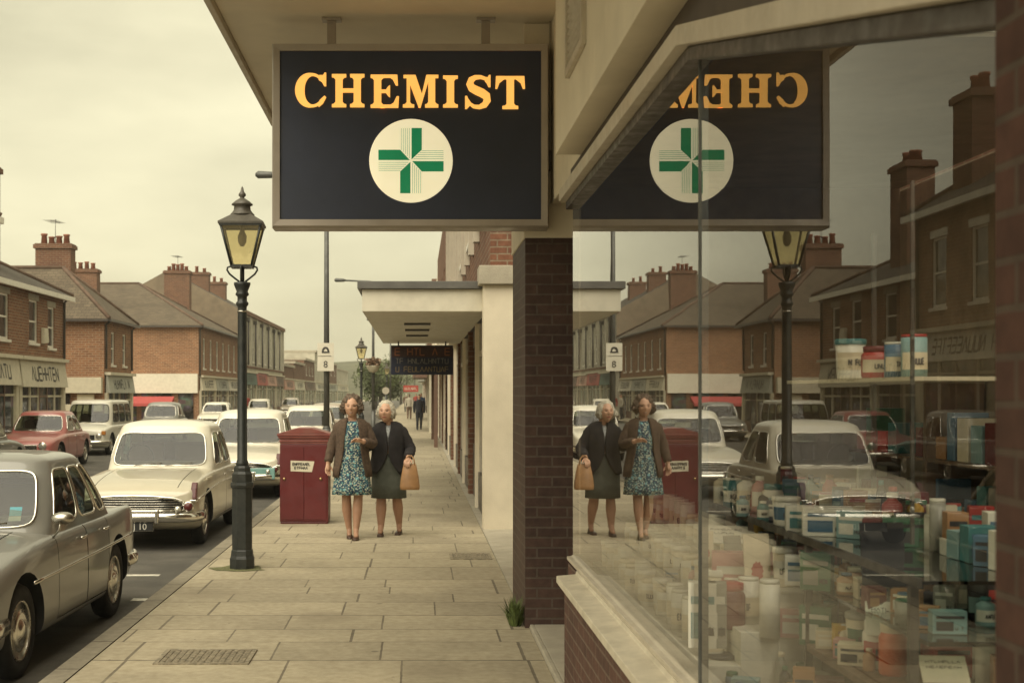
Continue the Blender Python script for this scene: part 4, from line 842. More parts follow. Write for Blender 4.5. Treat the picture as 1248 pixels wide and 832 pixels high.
def ring(y,hw,zb,zs,zt,fin=0,rake=0):
    zf=zs+fin
    h=[(0,zb),(hw*.55,zb),(hw*.90,zb+.005),(hw*.985,zb+.06),(hw*1.0,zb+.16),(hw*1.005,lerp(zb,zs,.62)),(hw*.99,zf-.10),(hw*.975,zf-.035),(hw*.93,zf),(hw*.86,zs+(zt-zs)*.35+fin*.35),(hw*.55,zs+(zt-zs)*.88),(0,zt)]
    return [(x,y,z) for x,z in h]+[(-x,y,z) for x,z in h[-2:0:-1]]
def car(name,label,group,o):
    """o: dict of options; local frame: nose at -y, z=0 on the road"""
    r=thing(name,label,o.get('cat','car'),(0,0,0),group)
    tab=o.get('tab',SALOON); W=o.get('w',1.0); Lk=o.get('l',1.0); Hk=o.get('h',1.0)
    tab=[(a*Lk,b*W,c,d,e) for a,b,c,d,e in tab]; fin=o.get('fin',lambda y:0)
    P_,Rf=o['paint'],o.get('roof',o['paint']); hwm=max(t[1] for t in tab)
    mb=MB(); mb.rows([ring(y,a,b,c,d,fin(y/Lk)) for y,a,b,c,d in tab],closed=True)
    for y,a,b,c,d in (tab[0],tab[-1]):
        g=ring(y,a,b,c,d,fin(y/Lk)); n=len(g); o0=len(mb.v); sgn=-1 if y<0 else 1
        ctr=(0,y+sgn*.015,(b+d)/2); mb.add(g+[ctr],[(i,(i+1)%n,n) for i in range(n)],0,True)
    body=mb.build('body',[P_,m_['dark']],r); subsurf(body,2)
    fy,ry=o.get('fy',-1.22)*Lk,o.get('ry',1.18)*Lk; wr=o.get('wr',.31); ar=o.get('ar',.365)
    cutters=[]
    cm=MB()
    for y in (fy,ry):
        for s in (-1,1):
            a,b=sorted((s*(hwm-.24),s*(hwm+.2))); vs=[]
            cm.lathe([(ar,a),(ar,b)],(0,y,wr+.015),28,axis='x',mi=0)
    cut=cm.build('cutter',[m_['dark']]); md=body.modifiers.new('b','BOOLEAN'); md.operation='DIFFERENCE'; md.object=cut; md.solver='EXACT'; bake(body); bpy.data.objects.remove(cut)
    # door and bonnet gaps
    bm=bmesh.new(); bm.from_mesh(body.data)
    zsill=interp(tab,0,2)+.085; zbelt=interp(tab,0,3)-.012
    doors=o.get('doors',[(-.62,.16),(.17,.90)])
    gp=.0045
    def cutplane(sel,co,no):
        fs=[f for f in bm.faces if sel(f.calc_center_median())]
        geom=fs+list({e for f in fs for e in f.edges})+list({v for f in fs for v in f.verts})
        bmesh.ops.bisect_plane(bm,geom=geom,plane_co=co,plane_no=no,dist=1e-5)
    doors=[(a*Lk,b*Lk) for a,b in doors]
    if doors:
        d0,d1=doors[0][0],doors[-1][1]
        side=lambda c:abs(c.x)>hwm*.9 and d0-.3<c.y<d1+.3 and .15<c.z<zbelt+.12
        for a,b in doors:
            for y in (a-gp,a+gp,b-gp,b+gp): cutplane(side,(0,y,0),(0,1,0))
        for z in (zsill-gp,zsill+gp): cutplane(side,(0,0,z),(0,0,1))
        cutplane(side,(0,0,zbelt),(0,0,1))
        kill=[]; grp={}
        for f in bm.faces:
            c=f.calc_center_median()
            if not side(c): continue
            if c.z>zbelt: continue
            if any(abs(c.y-e)<gp for ab in doors for e in ab) and c.z>zsill-gp and f.material_index==0: kill.append(f); continue
            if abs(c.z-zsill)<gp and d0<c.y<d1 and f.material_index==0: kill.append(f); continue
            for i,(a,b) in enumerate(doors):
                if a<c.y<b and c.z>zsill and f.material_index==0: grp.setdefault((i,c.x>0),[]).append(f)
        new=[]
        for (i,s),fs in grp.items():
            if len(fs)<3: continue
            vm={}; vs=[]; ff=[]
            for f in fs:
                idx=[]
                for v in f.verts:
                    if v not in vm: vm[v]=len(vs); vs.append(tuple(v.co))
                    idx.append(vm[v])
                ff.append(idx)
            new.append((i,s,vs,ff))
        bmesh.ops.delete(bm,geom=list(set(kill+[f for fs in grp.values() for f in fs])),context='FACES')
    bw=o.get('bonnet',.0)
    if bw:
        yw=o.get('ya',-.72)*Lk+.02
        top=lambda c:abs(c.x)<bw+.08 and c.y<yw and c.z>.5
        for s in (-1,1):
            for x in (bw-gp,bw+gp): cutplane(lambda c:top(c) and c.x*s>0,(s*x,0,0),(1,0,0))
        kl=[f for f in bm.faces if abs(abs(f.calc_center_median().x)-bw)<gp and top(f.calc_center_median()) and f.normal.z>.2 and f.calc_center_median().y>tab[0][0]+.12]
        bmesh.ops.delete(bm,geom=kl,context='FACES')
    for f in bm.faces: f.smooth=True
    bm.to_mesh(body.data); bm.free()
    sharpen(body)
    if doors:
        for i,s,vs,ff in new:
            d=MB(); d.add(vs,ff,0,True); dd=d.build('door',P_,r,weld=False)
            y1=doors[i][1]; hx=(interp(tab,y1-.1,1)+.012)*(1 if s else -1)
            hb=MB(); hb.tube([(hx*.985,y1-.20,zbelt-.075),(hx*1.006,y1-.185,zbelt-.073),(hx*1.008,y1-.10,zbelt-.070),(hx*.985,y1-.085,zbelt-.070)],.011,8,ell=(1,.8)); hb.build('handle',m_['chrome'],dd)
    # ---------------------------------------------------- cabin
    ya,ra,rc,yc=[o.get(k,d)*Lk for k,d in (('ya',-.72),('ra',-.30),('rc',.72),('yc',1.22))]
    zb=interp(tab,0,3)-.01; zr=(o.get('zr',1.33))*Hk; wb,wt=.705*W,o.get('wt',.575)*W; cf,cr=o.get('cf',.13),o.get('cr',.12)
    nf=7; ns=o.get('side',[('A',1),('G',3),('B',1),('G',3),('C',1)]); fr_=o.get('sidefr',[0,.05,.46,.50,.86,1.0])
    def col(t):
        wv=lerp(wb,wt,t)+.022*math.sin(PI*t)*W; yf=lerp(ya,ra,t); yr=lerp(yc,rc,t); pts=[]
        for i in range(nf):
            s=-1+2*i/(nf-1); pts.append((s*wv*.87,yf-cf*(1-s*s)*(1-.25*t)))
        y0,y1=yf+.10,yr-.13; k=0
        for (kind,n) in ns:
            a,b=fr_[k],fr_[k+1]; k+=1
            for j in range(n): u=lerp(a,b,j/n); pts.append((wv*(1-.02*(2*u-1)**4),lerp(y0,y1,u)))
        pts.append((wv*.98,y1))
        for i in range(nf): s=1-2*i/(nf-1); pts.append((s*wv*.87,yr+cr*(1-s*s)*(1-.25*t)))
        k=len(ns)
        rev=[]
        kk=0
        for (kind,n) in ns:
            a,b=fr_[kk],fr_[kk+1]; kk+=1
            for j in range(n): u=lerp(a,b,j/n); rev.append((-wv*(1-.02*(2*u-1)**4),lerp(y0,y1,u)))
        rev.append((-wv*.98,y1)); pts+=rev[::-1]
        z=lerp(zb,zr,t); return [(x,y,z) for x,y in pts]
    tv=[0,.10,.13,.4,.7,.88,.93,1.0]
    R_=[col(t) for t in tv]
    # cell kinds round the ring
    kinds=['F']*(nf-1)+['P']
    sk=[]
    gi=0
    for (kind,n) in ns: sk+=[(kind if kind!='G' else 'G%d'%gi)]*n; gi+= kind=='G'
    kinds+=sk+['P']+['R']*(nf-1)+['P']+[('L'+k if k[0]=='G' else k) for k in sk[::-1]]+['P']
    nr=len(R_[0]); assert len(kinds)==nr,(len(kinds),nr)
    top=col(1.0); cxy=(0,(ra+rc)/2)
    crown=o.get('crown',.085)
    rings=R_[:]
    for s,dz in ((.955,.35),(.84,.66),(.62,.88),(.32,.98)): rings.append([(cxy[0]+(x-cxy[0])*s,cxy[1]+(y-cxy[1])*s,zr+crown*dz) for x,y,z in top])
    hole=lambda i,q: 2<=i<=4 and (kinds[q] in('F','R') or kinds[q].startswith('G') or kinds[q].startswith('LG'))
    mb=MB(); mb.rows(rings,closed=True,skip=lambda i,q:hole(i,q)); n0=len(mb.v); last=[tuple(p) for p in rings[-1]]
    mb.add(last+[(cxy[0],cxy[1],zr+crown)],[(i,(i+1)%nr,nr) for i in range(nr)],0,True)
    rf=mb.build('roof',[Rf],r); subsurf(rf,2); smooth(rf)
    groups={}
    for q,k in enumerate(kinds):
        if k in 'FR' or k[0]=='G' or k.startswith('LG'): groups.setdefault(k,[]).append(q)
    for k,qs in groups.items():
        mb=MB(); qq=qs+[(qs[-1]+1)%nr]
        rows=[[R_[i][q] for q in qq] for i in range(2,6)]
        mb.rows(rows); g=mb.build('windscreen' if k=='F' else 'rear_window' if k=='R' else 'side_window',[m_['carglass']],r); subsurf(g,2); smooth(g)
        # trim round the glass
        bm=bmesh.new(); bm.from_mesh(g.data); be=[e for e in bm.edges if len(e.link_faces)==1]
        if be:
            adj={}
            for e in be:
                a,b=e.verts; adj.setdefault(a,[]).append(b); adj.setdefault(b,[]).append(a)
            st=be[0].verts[0]; loop=[st]; prev=None; cur=st
            while True:
                nx=[v for v in adj[cur] if v is not prev]
                if not nx: break
                prev,cur=cur,nx[0]
                if cur is st: break
                loop.append(cur)
            pts=[v.co.copy() for v in loop]; mb=MB(); mb.tube(pts,o.get('trimr',.011),6,closed=True); mb.build('trim',m_[o.get('trim','chrome')],g)
        bm.free()
    # cabin inside: lining, seats, wheel
    mb=MB(); zc=interp(tab,0,4)+.012
    mb.prism([(-wb*.85,ya+.12),(wb*.85,ya+.12),(wb*.93,ya+.5),(wb*.93,yc-.4),(wb*.8,yc-.1),(-wb*.8,yc-.1),(-wb*.93,yc-.4),(-wb*.93,ya+.5)],'z',zc,zc+.015); mb.box(-wb*.8,wb*.8,ya+.12,ya+.3,zc+.015,zc+.05); mb.build('cabin_lining',m_['cabin'],r)
    sm_=m_[o.get('seatm','seat')]
    for (xa,xb,yy) in ((-.55*W,-.08*W,.12),(.08*W,.55*W,.12),(-.55*W,.55*W,.85)): mb=MB(); mb.obox(((xa+xb)/2,yy*Lk,zc+.12),xb-xa,.12,.26,0,0,-.2); mb.build('seat',sm_,r,bevel=.035)
    mb=MB(); P=[(.30*W+.17*math.cos(a*PI/10),-.33*Lk-.03*math.sin(a*PI/10),zc+.10+.16*math.sin(a*PI/10)) for a in range(20)]; 
    mb.tube([(-x,y,z) for x,y,z in P],.011,6,closed=True); mb.build('steering_wheel',m_['dark'],r)
    # ---------------------------------------------------- wheels
    for y in (fy,ry):
        for s in (-1,1):
            xo=s*(hwm-.035); wp=empty_part('wheel',r)
            prof=[(wr*.62,-.13),(wr*.80,-.15),(wr*.95,-.14),(wr,-.105),(wr,-.045),(wr*.95,-.01),(wr*.80,0),(wr*.64,-.012),(wr*.60,-.05)]
            mb=MB(); mb.lathe([(a,b*s) for a,b in prof],(xo,y,wr),32,axis='x'); mb.build('tyre',m_['tyre'],wp)
            mb=MB(); mb.lathe([(a,b*s) for a,b in [(wr*.655,-.014),(wr*.62,-.006),(wr*.58,-.022),(wr*.5,-.035),(wr*.46,-.03)]],(xo,y,wr),28,axis='x'); mb.build('rim',o.get('rimm',m_['chromedull']),wp)
            mb=MB(); mb.lathe([(a,b*s) for a,b in [(wr*.47,-.032),(wr*.44,-.012),(wr*.34,-.004),(wr*.26,-.010),(wr*.20,.006),(wr*.10,.012),(0,.014)]],(xo,y,wr),28,axis='x'); mb.build('hubcap',m_['chrome'],wp)
    # ---------------------------------------------------- bumpers, grille, lamps
    def bumper(y,hw,z,sg,rz=.055):
        pts=[(-hw-.015,y-sg*.42,z),(-hw-.03,y-sg*.22,z),(-hw*.97,y-sg*.04,z),(-hw*.80,y+sg*.05,z),(-hw*.4,y+sg*.085,z),(0,y+sg*.095,z)]; pts=pts+[(-a,b,c) for a,b,c in pts[-2::-1]]
        mb=MB(); mb.tube(pts,1,10,ell=(rz,.028)); b=mb.build('bumper',m_['chrome'],r)
        for s in (-1,1): m2=MB(); m2.obox((s*.30*W,y+sg*.115,z+.015),.05,.05,.17); m2.build('overrider',m_['chrome'],b,bevel=.018)
    bz=o.get('bz',.40); bumper(tab[0][0],tab[2][1],bz,-1); bumper(tab[-1][0],tab[-3][1],bz+.02,1)
    y0=tab[0][0]
    style=o.get('style','round')
    def lampd(x,y,z,rr,lens,nm='headlight',dy=-1):
        mb=MB(); mb.lathe([(rr*.95,0),(rr*1.12,dy*.015),(rr*1.1,dy*.04),(rr*.95,dy*.05)],(x,y,z),24,axis='y'); h=mb.build(nm,m_['chrome'],r); mb=MB(); mb.lathe([(rr*.97,dy*.04),(rr*.8,dy*.06),(rr*.4,dy*.072),(0,dy*.075)],(x,y,z),20,axis='y'); mb.build('lens',m_[lens],h)
    if style=='round':
        for s in (-1,1): lampd(s*.50*W,y0+.03,.60,.088,'headglass'); lampd(s*.50*W,y0+.02,.47,.035,'amberlens','sidelight')
        mb=MB(); gx=.37*W; mb.tube([(-gx,y0-.02,.50),(-gx,y0-.01,.62),(gx,y0-.01,.62),(gx,y0-.02,.50)],.014,8,closed=True); g=mb.build('grille',m_['chrome'],r); mb=MB(); mb.box(-gx,gx,y0-.012,y0+.05,.50,.62); mb.build('backing',m_['dark'],g)
        for k in range(5): mb=MB(); mb.box(-gx,gx,y0-.022,y0-.013,.515+k*.022,.523+k*.022); mb.build('bar',m_['chromedull'],g)
    elif style=='wide':
        gx=.60*W; mb=MB(); arch=[(-gx,y0-.02,.48),(-gx*.98,y0-.015,.585),(-gx*.8,y0-.035,.625),(-gx*.4,y0-.06,.648),(0,y0-.068,.655),(gx*.4,y0-.06,.648),(gx*.8,y0-.035,.625),(gx*.98,y0-.015,.585),(gx,y0-.02,.48),(gx*.5,y0-.06,.475),(0,y0-.07,.475),(-gx*.5,y0-.06,.475)]
        mb.tube(arch,.016,8,closed=True); g=mb.build('grille',m_['chrome'],r)
        mb=MB(); mb.prism([(-gx,y0),(-gx*.5,y0-.045),(0,y0-.055),(gx*.5,y0-.045),(gx,y0),(gx,y0+.06),(-gx,y0+.06)],'z',.485,.585); mb.prism([(-gx*.8,y0-.012),(-gx*.4,y0-.04),(0,y0-.05),(gx*.4,y0-.04),(gx*.8,y0-.012),(gx*.8,y0+.06),(-gx*.8,y0+.06)],'z',.586,.63); mb.build('backing',m_['dark'],g)
        for k in range(5):
            z=.505+k*.0285; e=gx*(1 if z<.58 else .86); mb=MB(); mb.tube([(-e,y0-.02,z),(-e*.5,y0-.06,z),(0,y0-.07,z),(e*.5,y0-.06,z),(e,y0-.02,z)],1,6,ell=(.0058,.008)); mb.build('bar',m_['chromedull'],g)
        for s in (-1,1):
            lampd(s*.655*W,y0+.03,.525,.058,'redlens','round_lamp')
            lampd(s*.54*W,y0-.035,.495,.036,'headglass','sidelight')
            # tall red lens let into the fin
            fx=s*(tab[1][1]*.985); mb=MB(); mb.prism([(y0+.05,.60),(y0+.03,.62),(y0+.07,.735),(y0+.13,.80),(y0+.17,.80),(y0+.14,.60)],'x',fx-.035,fx+.035); mb.build('fin_lamp',m_['redlens'],r,bevel=.012)
            mb=MB(); mb.box(fx-.04,fx+.04,y0+.012,y0+.13,.575,.603); mb.build('fin_lamp_trim',m_['chrome'],r,bevel=.008)
        mb=MB(); mb.tube([(-.12,y0+.20,.752),(-.06,y0+.185,.742),(0,y0+.18,.738),(.06,y0+.185,.742),(.12,y0+.20,.752)],.008,6); mb.build('bonnet_badge',m_['chrome'],r)
    elif style=='blank':
        for s in (-1,1): lampd(s*.52*W,y0+.03,.58,.08,'headglass')
        mb=MB(); mb.box(-.40*W,.40*W,y0-.03,y0+.02,.47,.62); mb.build('grille',m_[o.get('grillem','dark')],r)
    for s in (-1,1):   # tail lamps
        yb=tab[-1][0]; mb=MB(); mb.box(s*.545*W-.05,s*.545*W+.05,yb-.13,yb+.014,.50,.70); mb.build('tail_light',m_['redlens'],r,bevel=.012)
    # side trim
    if o.get('strip',True):
        for s in (-1,1):
            pts=[]
            for i in range(15):
                y=lerp(tab[0][0]+o.get('s0',.30),tab[-1][0]-.28,i/14); z=o.get('stripz',lambda u:.62)(i/14); hwy=interp(tab,y,1); pts.append((s*(hwy*.998),y,z))
            mb=MB(); mb.tube(pts,1,8,ell=(.014,.010)); mb.build('side_trim',m_['chrome'],r)
    # wipers
    zw=zb+.055
    for x0 in (-.28,.12): mb=MB(); mb.tube([(x0*W,ya-cf-.045+.04*abs(x0),zw+.02),(x0*W+.15*W,ya-cf-.015,zw+.035),(x0*W+.34*W,ya-cf*.65,zw+.05)],.006,5); mb.build('wiper',m_['chromedull'],r)
    if o.get('plate'):
        mb=MB(); mb.box(-.24,.24,y0-.07,y0-.055,.245,.345); p=mb.build('number_plate',m_['plateblack'],r,bevel=.003); vs,fs=text_mb(o['plate'],.105); mb=MB(); mb.add([(v[0]+o.get('pdx',0),y0-.072+v[2],.26+v[1]) for v in vs],fs); mb.build('plate_number',m_['platewhite'],p)
        mb=MB(); mb.box(-.245,.245,y0-.055,y0-.02,.24,.35); mb.build('plate_mount',m_['chromedull'],p)
    if o.get('mirror'):
        for s in o['mirror']:
            mb=MB(); mb.tube([(s*.735*W,ya+.06,zb-.01),(s*.79*W,ya+.03,zb+.05),(s*.80*W,ya+.02,zb+.10)],.008,6); mb.lathe([(0,-.055),(.034,-.046),(.052,-.015),(.056,.02),(.052,.026),(0,.026)],(s*.81*W,ya+.03,zb+.13),18,axis='y',sx=.80,sy=1.45); mb.build('wing_mirror',m_['chromedull'],r)
    return r,dict(ya=ya,zb=zb,W=W,cf=cf)
def sharpen(o):
    me=o.data; bm=bmesh.new(); bm.from_mesh(me)
    for e in bm.edges:
        if len(e.link_faces)==2 and e.calc_face_angle(0)>.7: e.smooth=False
    bm.to_mesh(me); bm.free()
def place(r,x,y,rz=0): r.location=(x,y,-.12); r.rotation_euler=(0,0,rz)
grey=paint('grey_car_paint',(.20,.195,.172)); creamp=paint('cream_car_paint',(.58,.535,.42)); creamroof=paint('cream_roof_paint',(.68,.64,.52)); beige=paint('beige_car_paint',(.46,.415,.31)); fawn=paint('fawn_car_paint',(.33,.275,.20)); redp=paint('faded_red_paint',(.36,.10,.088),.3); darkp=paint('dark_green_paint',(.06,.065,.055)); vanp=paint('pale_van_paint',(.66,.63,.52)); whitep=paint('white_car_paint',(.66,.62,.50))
FULL=[(-2.0,.66,.36,.62,.66),(-1.97,.715,.30,.665,.71),(-1.84,.745,.24,.72,.785),(-1.45,.757,.19,.785,.855),(-.95,.757,.19,.835,.905)]+SALOON[5:]
BOXY=SALOON[:9]+[(1.55,.742,.21,.855,.90),(1.85,.715,.26,.83,.86),(1.965,.685,.31,.80,.825),(2.0,.63,.36,.765,.78)]
# grey saloon nearest the camera
g1,q=car('saloon_car','grey saloon parked closest, chrome side strip and wing mirror, its nose out of frame','cars parked along the near kerb',dict(paint=grey,tab=BOXY,crown=.062,h=1.04,l=.99,w=1.0,style='round',bonnet=.48,ya=-.66,ra=-.26,rc=.70,yc=1.25,zr=1.31,mirror=(1,),plate='J 40',s0=.92,stripz=lambda u:.60+.04*u,doors=[(-.52,.22),(.23,.86)],fin=lambda y:max(0,(y-1.0))*.07,side=[('A',1),('G',3),('B',1),('G',3),('B',1),('G',2),('C',1)],sidefr=[0,.045,.42,.45,.76,.785,.95,1.0]))
place(g1,-3.26,9.8,-.026)
mb=MB(); mb.quad((.42,-.58,1.0),(.50,-.56,1.0),(.50,-.535,1.06),(.42,-.555,1.06),0); mb.quad((.42,-.60,.965),(.50,-.575,.965),(.50,-.56,.998),(.42,-.585,.998),1); mb.build('tax_disc',[m_['sticker'],m_['stickerw']],g1)
# cream saloon with wide grille and fin lamps
fin=lambda y:(.055 if y<-1.7 else .055*max(0,1-(y+1.7)/1.2)) 
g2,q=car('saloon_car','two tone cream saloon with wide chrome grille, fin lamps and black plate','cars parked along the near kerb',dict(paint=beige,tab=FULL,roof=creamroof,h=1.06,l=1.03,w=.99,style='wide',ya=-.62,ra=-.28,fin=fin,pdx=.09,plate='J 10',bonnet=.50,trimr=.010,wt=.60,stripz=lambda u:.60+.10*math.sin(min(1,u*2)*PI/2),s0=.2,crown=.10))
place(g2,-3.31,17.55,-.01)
for s in (-1,1):
    mb=MB(); mb.box(s*.745-.006,s*.745+.006,-1.35,-.98,.79,.82); mb.build('side_flash',m_['fasc_cream'],g2,bevel=.004)
g3,q=car('saloon_car','pale cream car with bluish grille panel parked behind the nearest lamp post','cars parked along the near kerb',dict(paint=creamp,tab=FULL,roof=creamroof,h=1.10,l=1.03,style='wide',fin=fin,ya=-.66,ra=-.33,wt=.60,crown=.10))
place(g3,-3.12,25.0,0)
m_['turq']=M('turquoise_panel',(.16,.30,.27),.4)
mb=MB(); mb.box(.18,.66,-2.13,-2.05,.36,.56); mb.build('grille_panel',m_['turq'],g3,bevel=.02)
g4,q=car('saloon_car','white car with pale roof seen just over the red post box','cars parked along the near kerb',dict(paint=whitep,h=1.08,style='round',strip=False))
place(g4,-3.05,37.5,0)
def simplecopy(src,x,y,rz,label,group,pm=None,roofm=None,cat='car'):
    c=copy_tree(src); c.location=(x,y,-.12); c.rotation_euler=(0,0,rz); c['label']=label; c['group']=group
    for ch in c.children_recursive:
        if ch.type!='MESH': continue
        st=ch.name.split('.')[0]
        if st in('body','door') and pm: ch.material_slots[0].link='OBJECT'; ch.material_slots[0].material=pm
        if st=='roof' and (roofm or pm): ch.material_slots[0].link='OBJECT'; ch.material_slots[0].material=roofm or pm
    return c
simplecopy(g4,-3.1,47,0,'second distant car in the kerbside row, dull grey body','cars parked along the near kerb',fawn)
simplecopy(g4,-3.2,60,0,'last small dark car visible in the kerbside row','cars parked along the near kerb',darkp)
# across the road
g5,q=car('saloon_car','faded red car across the road with pale windscreen','cars across the road',dict(paint=redp,h=1.02,l=1.02,style='round',strip=False,crown=.07,wt=.56))
place(g5,-9.4,33.3,0)
VAN=[(-2.0,.60,.36,.66,.70),(-1.97,.68,.30,.72,.78),(-1.85,.73,.24,.80,.86),(-1.5,.75,.20,.86,.93),(-1.1,.755,.19,.89,.96),(0,.757,.19,.90,.95),(1.2,.757,.19,.90,.95),(1.85,.75,.22,.90,.95),(1.97,.74,.28,.88,.93),(2.0,.70,.34,.86,.90)]
g6,q=car('estate_van','pale cream van with upright windscreen and orange side lamp across the road','cars across the road',dict(cat='van',paint=vanp,tab=VAN,h=1.20,style='blank',ya=-1.15,ra=-.85,rc=1.80,yc=1.92,zr=1.34,wt=.62,strip=False,cr=.03,cf=.10,side=[('A',1),('G',3),('B',1),('G',3),('B',1),('G',3),('C',1)],sidefr=[0,.04,.30,.34,.62,.66,.95,1.0],doors=[(-1.0,-.15)],crown=.06,trim='dark'))
place(g6,-9.95,41.0,0)
mb=MB(); mb.box(.60,.72,-2.0,-1.9,.62,.74); mb.build('side_lamp',m_['amberlens'],g6,bevel=.02)
simplecopy(g4,-9.45,27.6,PI,'dark green car facing away across the road beside the red car','cars across the road',darkp,M('pale_roof',(.2,.19,.16),.4,coat=.5))
simplecopy(g4,-10.0,52,0,'grey car parked across the road behind the van','cars across the road',grey)
simplecopy(g5,-10.0,66,0,'white car parked across the road by the shop with red awning','cars across the road',whitep)
simplecopy(g4,-10.0,84,0,'small pale car far off across the road near rendered block','cars across the road',creamp)
simplecopy(g4,-10.0,105,0,'farthest car on the other side, fawn coloured','cars across the road',fawn)
# ------------------------------------------------------------------ people
m_['skin']=M('skin',(.56,.33,.22),.5,var=.08,scale=20); m_['stocking']=M('stocking',(.36,.20,.125),.55,var=.05); m_['lip']=M('lips',(.36,.11,.085),.5); m_['eye']=M('eye_dark',(.055,.038,.03),.3); m_['eyewhite']=M('eye_white',(.55,.5,.42),.4); m_['brow']=M('eyebrow',(.25,.15,.10),.8)
m_['hairbrown']=M('brown_grey_hair',(.17,.12,.082),.75,var=.6,scale=26,bump=.8,bscale=70); m_['hairwhite']=M('white_hair',(.60,.55,.44),.75,var=.25,scale=26,bump=.8,bscale=70)
m_['shoe']=M('brown_shoe',(.055,.028,.018),.35); m_['cardigan']=M('brown_cardigan',(.105,.070,.048),.95,var=.25,scale=30,bump=.5,bscale=160); m_['jacket']=M('black_jacket',(.020,.017,.018),.85,var=.3,scale=12,bump=.3,bscale=120); m_['skirt']=M('grey_green_skirt',(.085,.092,.075),.9,var=.15,scale=14,bump=.3,bscale=150); m_['blouse']=M('pale_blouse',(.35,.36,.36),.8,var=.4,scale=40); m_['bag']=M('tan_leather',(.34,.185,.08),.5,var=.15,scale=7,bump=.1)
def floral():
    m,t,out=nt('floral_dress'); p=N(t,'ShaderNodeBsdfPrincipled'); co=N(t,'ShaderNodeTexCoord').outputs['Object']
    no=N(t,'ShaderNodeTexNoise'); no.inputs['Scale'].default_value=14; t.links.new(co,no.inputs[0]); va=N(t,'ShaderNodeVectorMath',operation='MULTIPLY_ADD'); va.inputs[1].default_value=(.04,.04,.04); t.links.new(no.outputs['Color'],va.inputs[0]); t.links.new(co,va.inputs[2])
    def vor(sc,rnd=1):
        v=N(t,'ShaderNodeTexVoronoi'); v.inputs['Scale'].default_value=sc; t.links.new(va.outputs[0],v.inputs['Vector']); return v
    def thr(sock,a,b):
        r=N(t,'ShaderNodeMapRange'); r.inputs[1].default_value=a; r.inputs[2].default_value=b; t.links.new(sock,r.inputs[0]); return r.outputs[0]
    v1=vor(46); v2=vor(66); 
    c=mixc(t,thr(v2.outputs['Distance'],.32,.42),(.10,.27,.26),(.022,.045,.085))
    c=mixc(t,thr(v1.outputs['Distance'],.42,.34),c,(.50,.52,.40))
    v3=vor(27); sp=N(t,'ShaderNodeSeparateColor'); t.links.new(v3.outputs['Color'],sp.inputs[0]); m1=N(t,'ShaderNodeMath',operation='LESS_THAN'); m1.inputs[1].default_value=.3; t.links.new(sp.outputs[0],m1.inputs[0]); m2=N(t,'ShaderNodeMath',operation='MULTIPLY'); t.links.new(m1.outputs[0],m2.inputs[0]); t.links.new(thr(v3.outputs['Distance'],.42,.34),m2.inputs[1])
    c=mixc(t,m2.outputs[0],c,(.20,.42,.45))
    t.links.new(c,p.inputs['Base Color']); setin(p,Roughness=.85); t.links.new(p.outputs[0],out.inputs[0]); return m
m_['floral']=floral()
def ell_ring(c,rx,ry,z,n=40,a0=0,a1=2*PI,fold=0,nf=9,ph=0,dz=None,rng=None):
    out=[]
    for i in range(n):
        a=a0+(a1-a0)*i/(n if abs(a1-a0-2*PI)<1e-6 else n-1); k=1+fold*math.sin(nf*a+ph)+fold*.6*math.sin(5*a+ph*2+1)
        out.append((c[0]+rx*k*math.cos(a),c[1]+ry*k*math.sin(a),z+(dz(a) if dz else 0)))
    return out
def headmesh(c,s,yaw,pitch,age=0):
    """head with brow, eye sockets, nose, lips, chin and ears; looks along -y before yaw"""
    vs=[];fs=[];n,m=40,30; G=lambda x,z,cx,cz,sx,sz: math.exp(-((x-cx)/sx)**2-((z-cz)/sz)**2)
    for j in range(m+1):
        th=PI*j/m; zz=math.cos(th); rr=math.sin(th)
        for i in range(n):
            a=2*PI*i/n; x=rr*math.sin(a); y=-rr*math.cos(a)
            X=x*.074; Y=y*.094; Z=zz*.116
            if Z<0: k=1-.30*(-Z/.116)**1.6; X*=k; Y*= (1-.16*(-Z/.116)) 
            if y>0 and Z<-.03: Y*=.82
            if y<0:
                fr=min(1,-y*1.6); ax=abs(X)
                d=.021*G(X,Z,0,-.022,.011,.017)+.010*G(X,Z,0,.0,.008,.022)
                d-=.010*(G(ax,Z,.031,.008,.016,.012))
                d+=.006*G(ax,Z,.03,.028,.022,.008)
                d+=.006*G(X,Z,0,-.058,.020,.007)+.006*G(X,Z,0,-.068,.018,.006)-.004*G(X,Z,0,-.0625,.022,.003)
                d+=.009*G(X,Z,0,-.094,.020,.014)+.005*G(ax,Z,.042,-.025,.018,.018)
                Y-=d*fr
            vs.append((X,Y,Z))
    for j in range(m):
        for i in range(n): i2=(i+1)%n; fs.append((j*n+i,j*n+i2,(j+1)*n+i2,(j+1)*n+i))
    mb=MB(); mb.add(vs,fs,0,True)
    for sx in (-1,1): mb.lathe([(0,-.03),(.012,-.026),(.018,0),(.013,.024),(0,.028)],(sx*.073,.008,-.005),10,sx=.5,sy=1)
    mt=Matrix.Translation(c)@Matrix.Rotation(yaw,4,'Z')@Matrix.Rotation(pitch,4,'X')@Matrix.Scale(s,4)
    mb.v=[tuple(mt@Vector(p)) for p in mb.v]; return mb,mt
